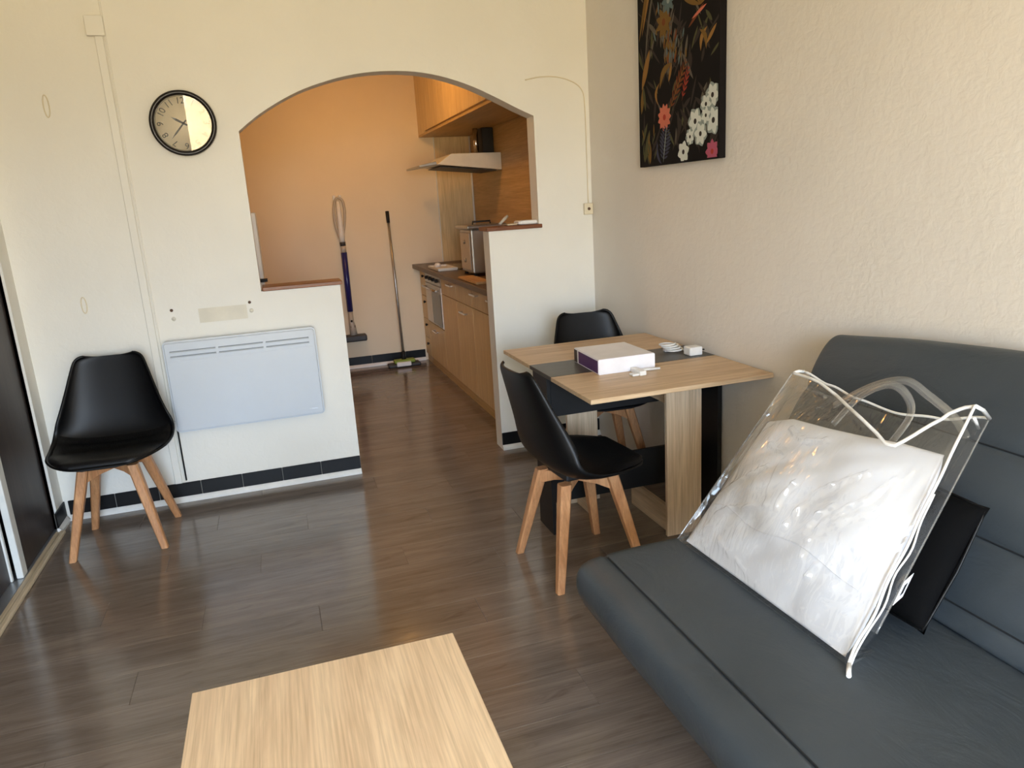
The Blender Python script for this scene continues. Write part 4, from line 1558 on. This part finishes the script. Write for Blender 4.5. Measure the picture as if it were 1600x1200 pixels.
def strap(pts, wd_, name='handle'):
    P_ = [Vector(p) for p in crom(pts, 8)]
    T, N_ = frames(P_)
    bm = bm_new()
    rows_ = []
    ax = Vector((0.55, 0.25, 0.8)).normalized()
    for p, t_ in zip(P_, T):
        s_ = t_.cross(Vector((-0.8, 0, 0.6))).normalized()
        rows_.append([bm.verts.new(p+s_*wd_*q+Vector((0, 0, 0.0))) for q in (-0.5, 0.5)])
    for A, B in zip(rows_[:-1], rows_[1:]):
        f = bm.faces.new((A[0], A[1], B[1], B[0]))
        f.smooth = True
    thicken(bm, 0.0006, 0.0006)
    return obj(name, bm, 'film_edge', bag, label='clear strap handle')


strap([(1.44, 1.63, 0.83), (1.485, 1.590, 0.910), (1.505, 1.515, 0.962), (1.51, 1.46, 0.955), (1.50, 1.425, 0.905), (1.455, 1.445, 0.82), (1.43, 1.455, 0.79)], 0.022)
strap([(1.50, 1.70, 0.86), (1.535, 1.60, 0.935), (1.55, 1.50, 0.972), (1.56, 1.43, 0.945), (1.575, 1.36, 0.90), (1.57, 1.32, 0.86)], 0.022)
# small tag on the gusset
tp = F10.lerp(F11, 0.27).lerp(G10.lerp(G11, 0.27), 0.42)
bm = bm_new()
uu = ((G10.lerp(G11, 0.27))-(F10.lerp(F11, 0.27))).normalized()
vv = (F11-F10).normalized()
nn = uu.cross(vv).normalized()
if nn.y > 0:
    nn = -nn


def quad_plate(c, hw, hh, off, th=0.001):
    bm = bm_new()
    vs_ = []
    for d in (off, off+th):
        for su, sv in ((-1, -1), (1, -1), (1, 1), (-1, 1)):
            vs_.append(bm.verts.new(c+uu*(su*hw)+vv*(sv*hh)+nn*d))
    for f in ((3, 2, 1, 0), (4, 5, 6, 7), (0, 1, 5, 4), (1, 2, 6, 5), (2, 3, 7, 6), (3, 0, 4, 7)):
        bm.faces.new([vs_[i] for i in f])
    bmesh.ops.recalc_face_normals(bm, faces=list(bm.faces))
    return bm


tg = obj('tag', quad_plate(tp, 0.020, 0.030, 0.020), 'white_card', bag, label='small white paper tag')
obj('tag_mark', quad_plate(tp, 0.006, 0.013, 0.0212, 0.0006), 'dark', tg, label='dark mark')

# pillow inside the bag
pw = thing('white_pillow', 'puffy white pillow packed inside the clear plastic bag', 'pillow', (1.2, 1.5, SEAT))


def pil_top(a):
    tab = [(0, 0.72), (0.15, 0.77), (0.4, 0.775), (0.6, 0.785), (0.8, 0.80), (1.0, 0.80)]
    for (a0, b0), (a1, b1) in zip(tab[:-1], tab[1:]):
        if a <= a1:
            return b0+(b1-b0)*(a-a0)/(a1-a0)
    return 0.80


def pillow_pt(side):
    def f(s, t_):
        a = 0.045+0.925*s
        b = 0.015+(pil_top(s)-0.015)*t_
        u, v = 2*s-1, 2*t_-1
        k = max(0, 1-u**6)*max(0, 1-v**6)
        base = bil(F00, F10, F01, F11, a, b)
        if side > 0:
            fold = noise.noise(Vector((a*2.5+b*3, b*5-a*3, 0.3)))*0.019+noise.noise(Vector((a*6+b*8, b*11-a*8, 2.3)))*0.0065
            h = (bulge(a, b)*0.86-0.010+fold*0.8)*k**0.5
            h = min(h, bulge(a, b)-0.006)
        else:
            h = -0.075*k**0.5
        p = base+NB*(h-0.002)
        p.z = max(p.z, SEAT+0.010)
        return p
    return f


bm = grid_bm(80, 80, pillow_pt(1))
b2 = grid_bm(80, 80, pillow_pt(-1))
me_ = bpy.data.meshes.new('tmp')
b2.to_mesh(me_)
bm.from_mesh(me_)
b2.free()
bpy.data.meshes.remove(me_)
for f in bm.faces:
    f.smooth = True
bmesh.ops.remove_doubles(bm, verts=list(bm.verts), dist=1e-5)
bmesh.ops.recalc_face_normals(bm, faces=list(bm.faces))
obj('cover', bm, 'cotton', pw)
hem = [pillow_pt(1)(k/40, 0.30+0.02*math.sin(k*0.3)) + NB*0.0015 for k in range(2, 39)]
obj('seam', tube(hem, 0.0016, 6), 'cotton', pw)
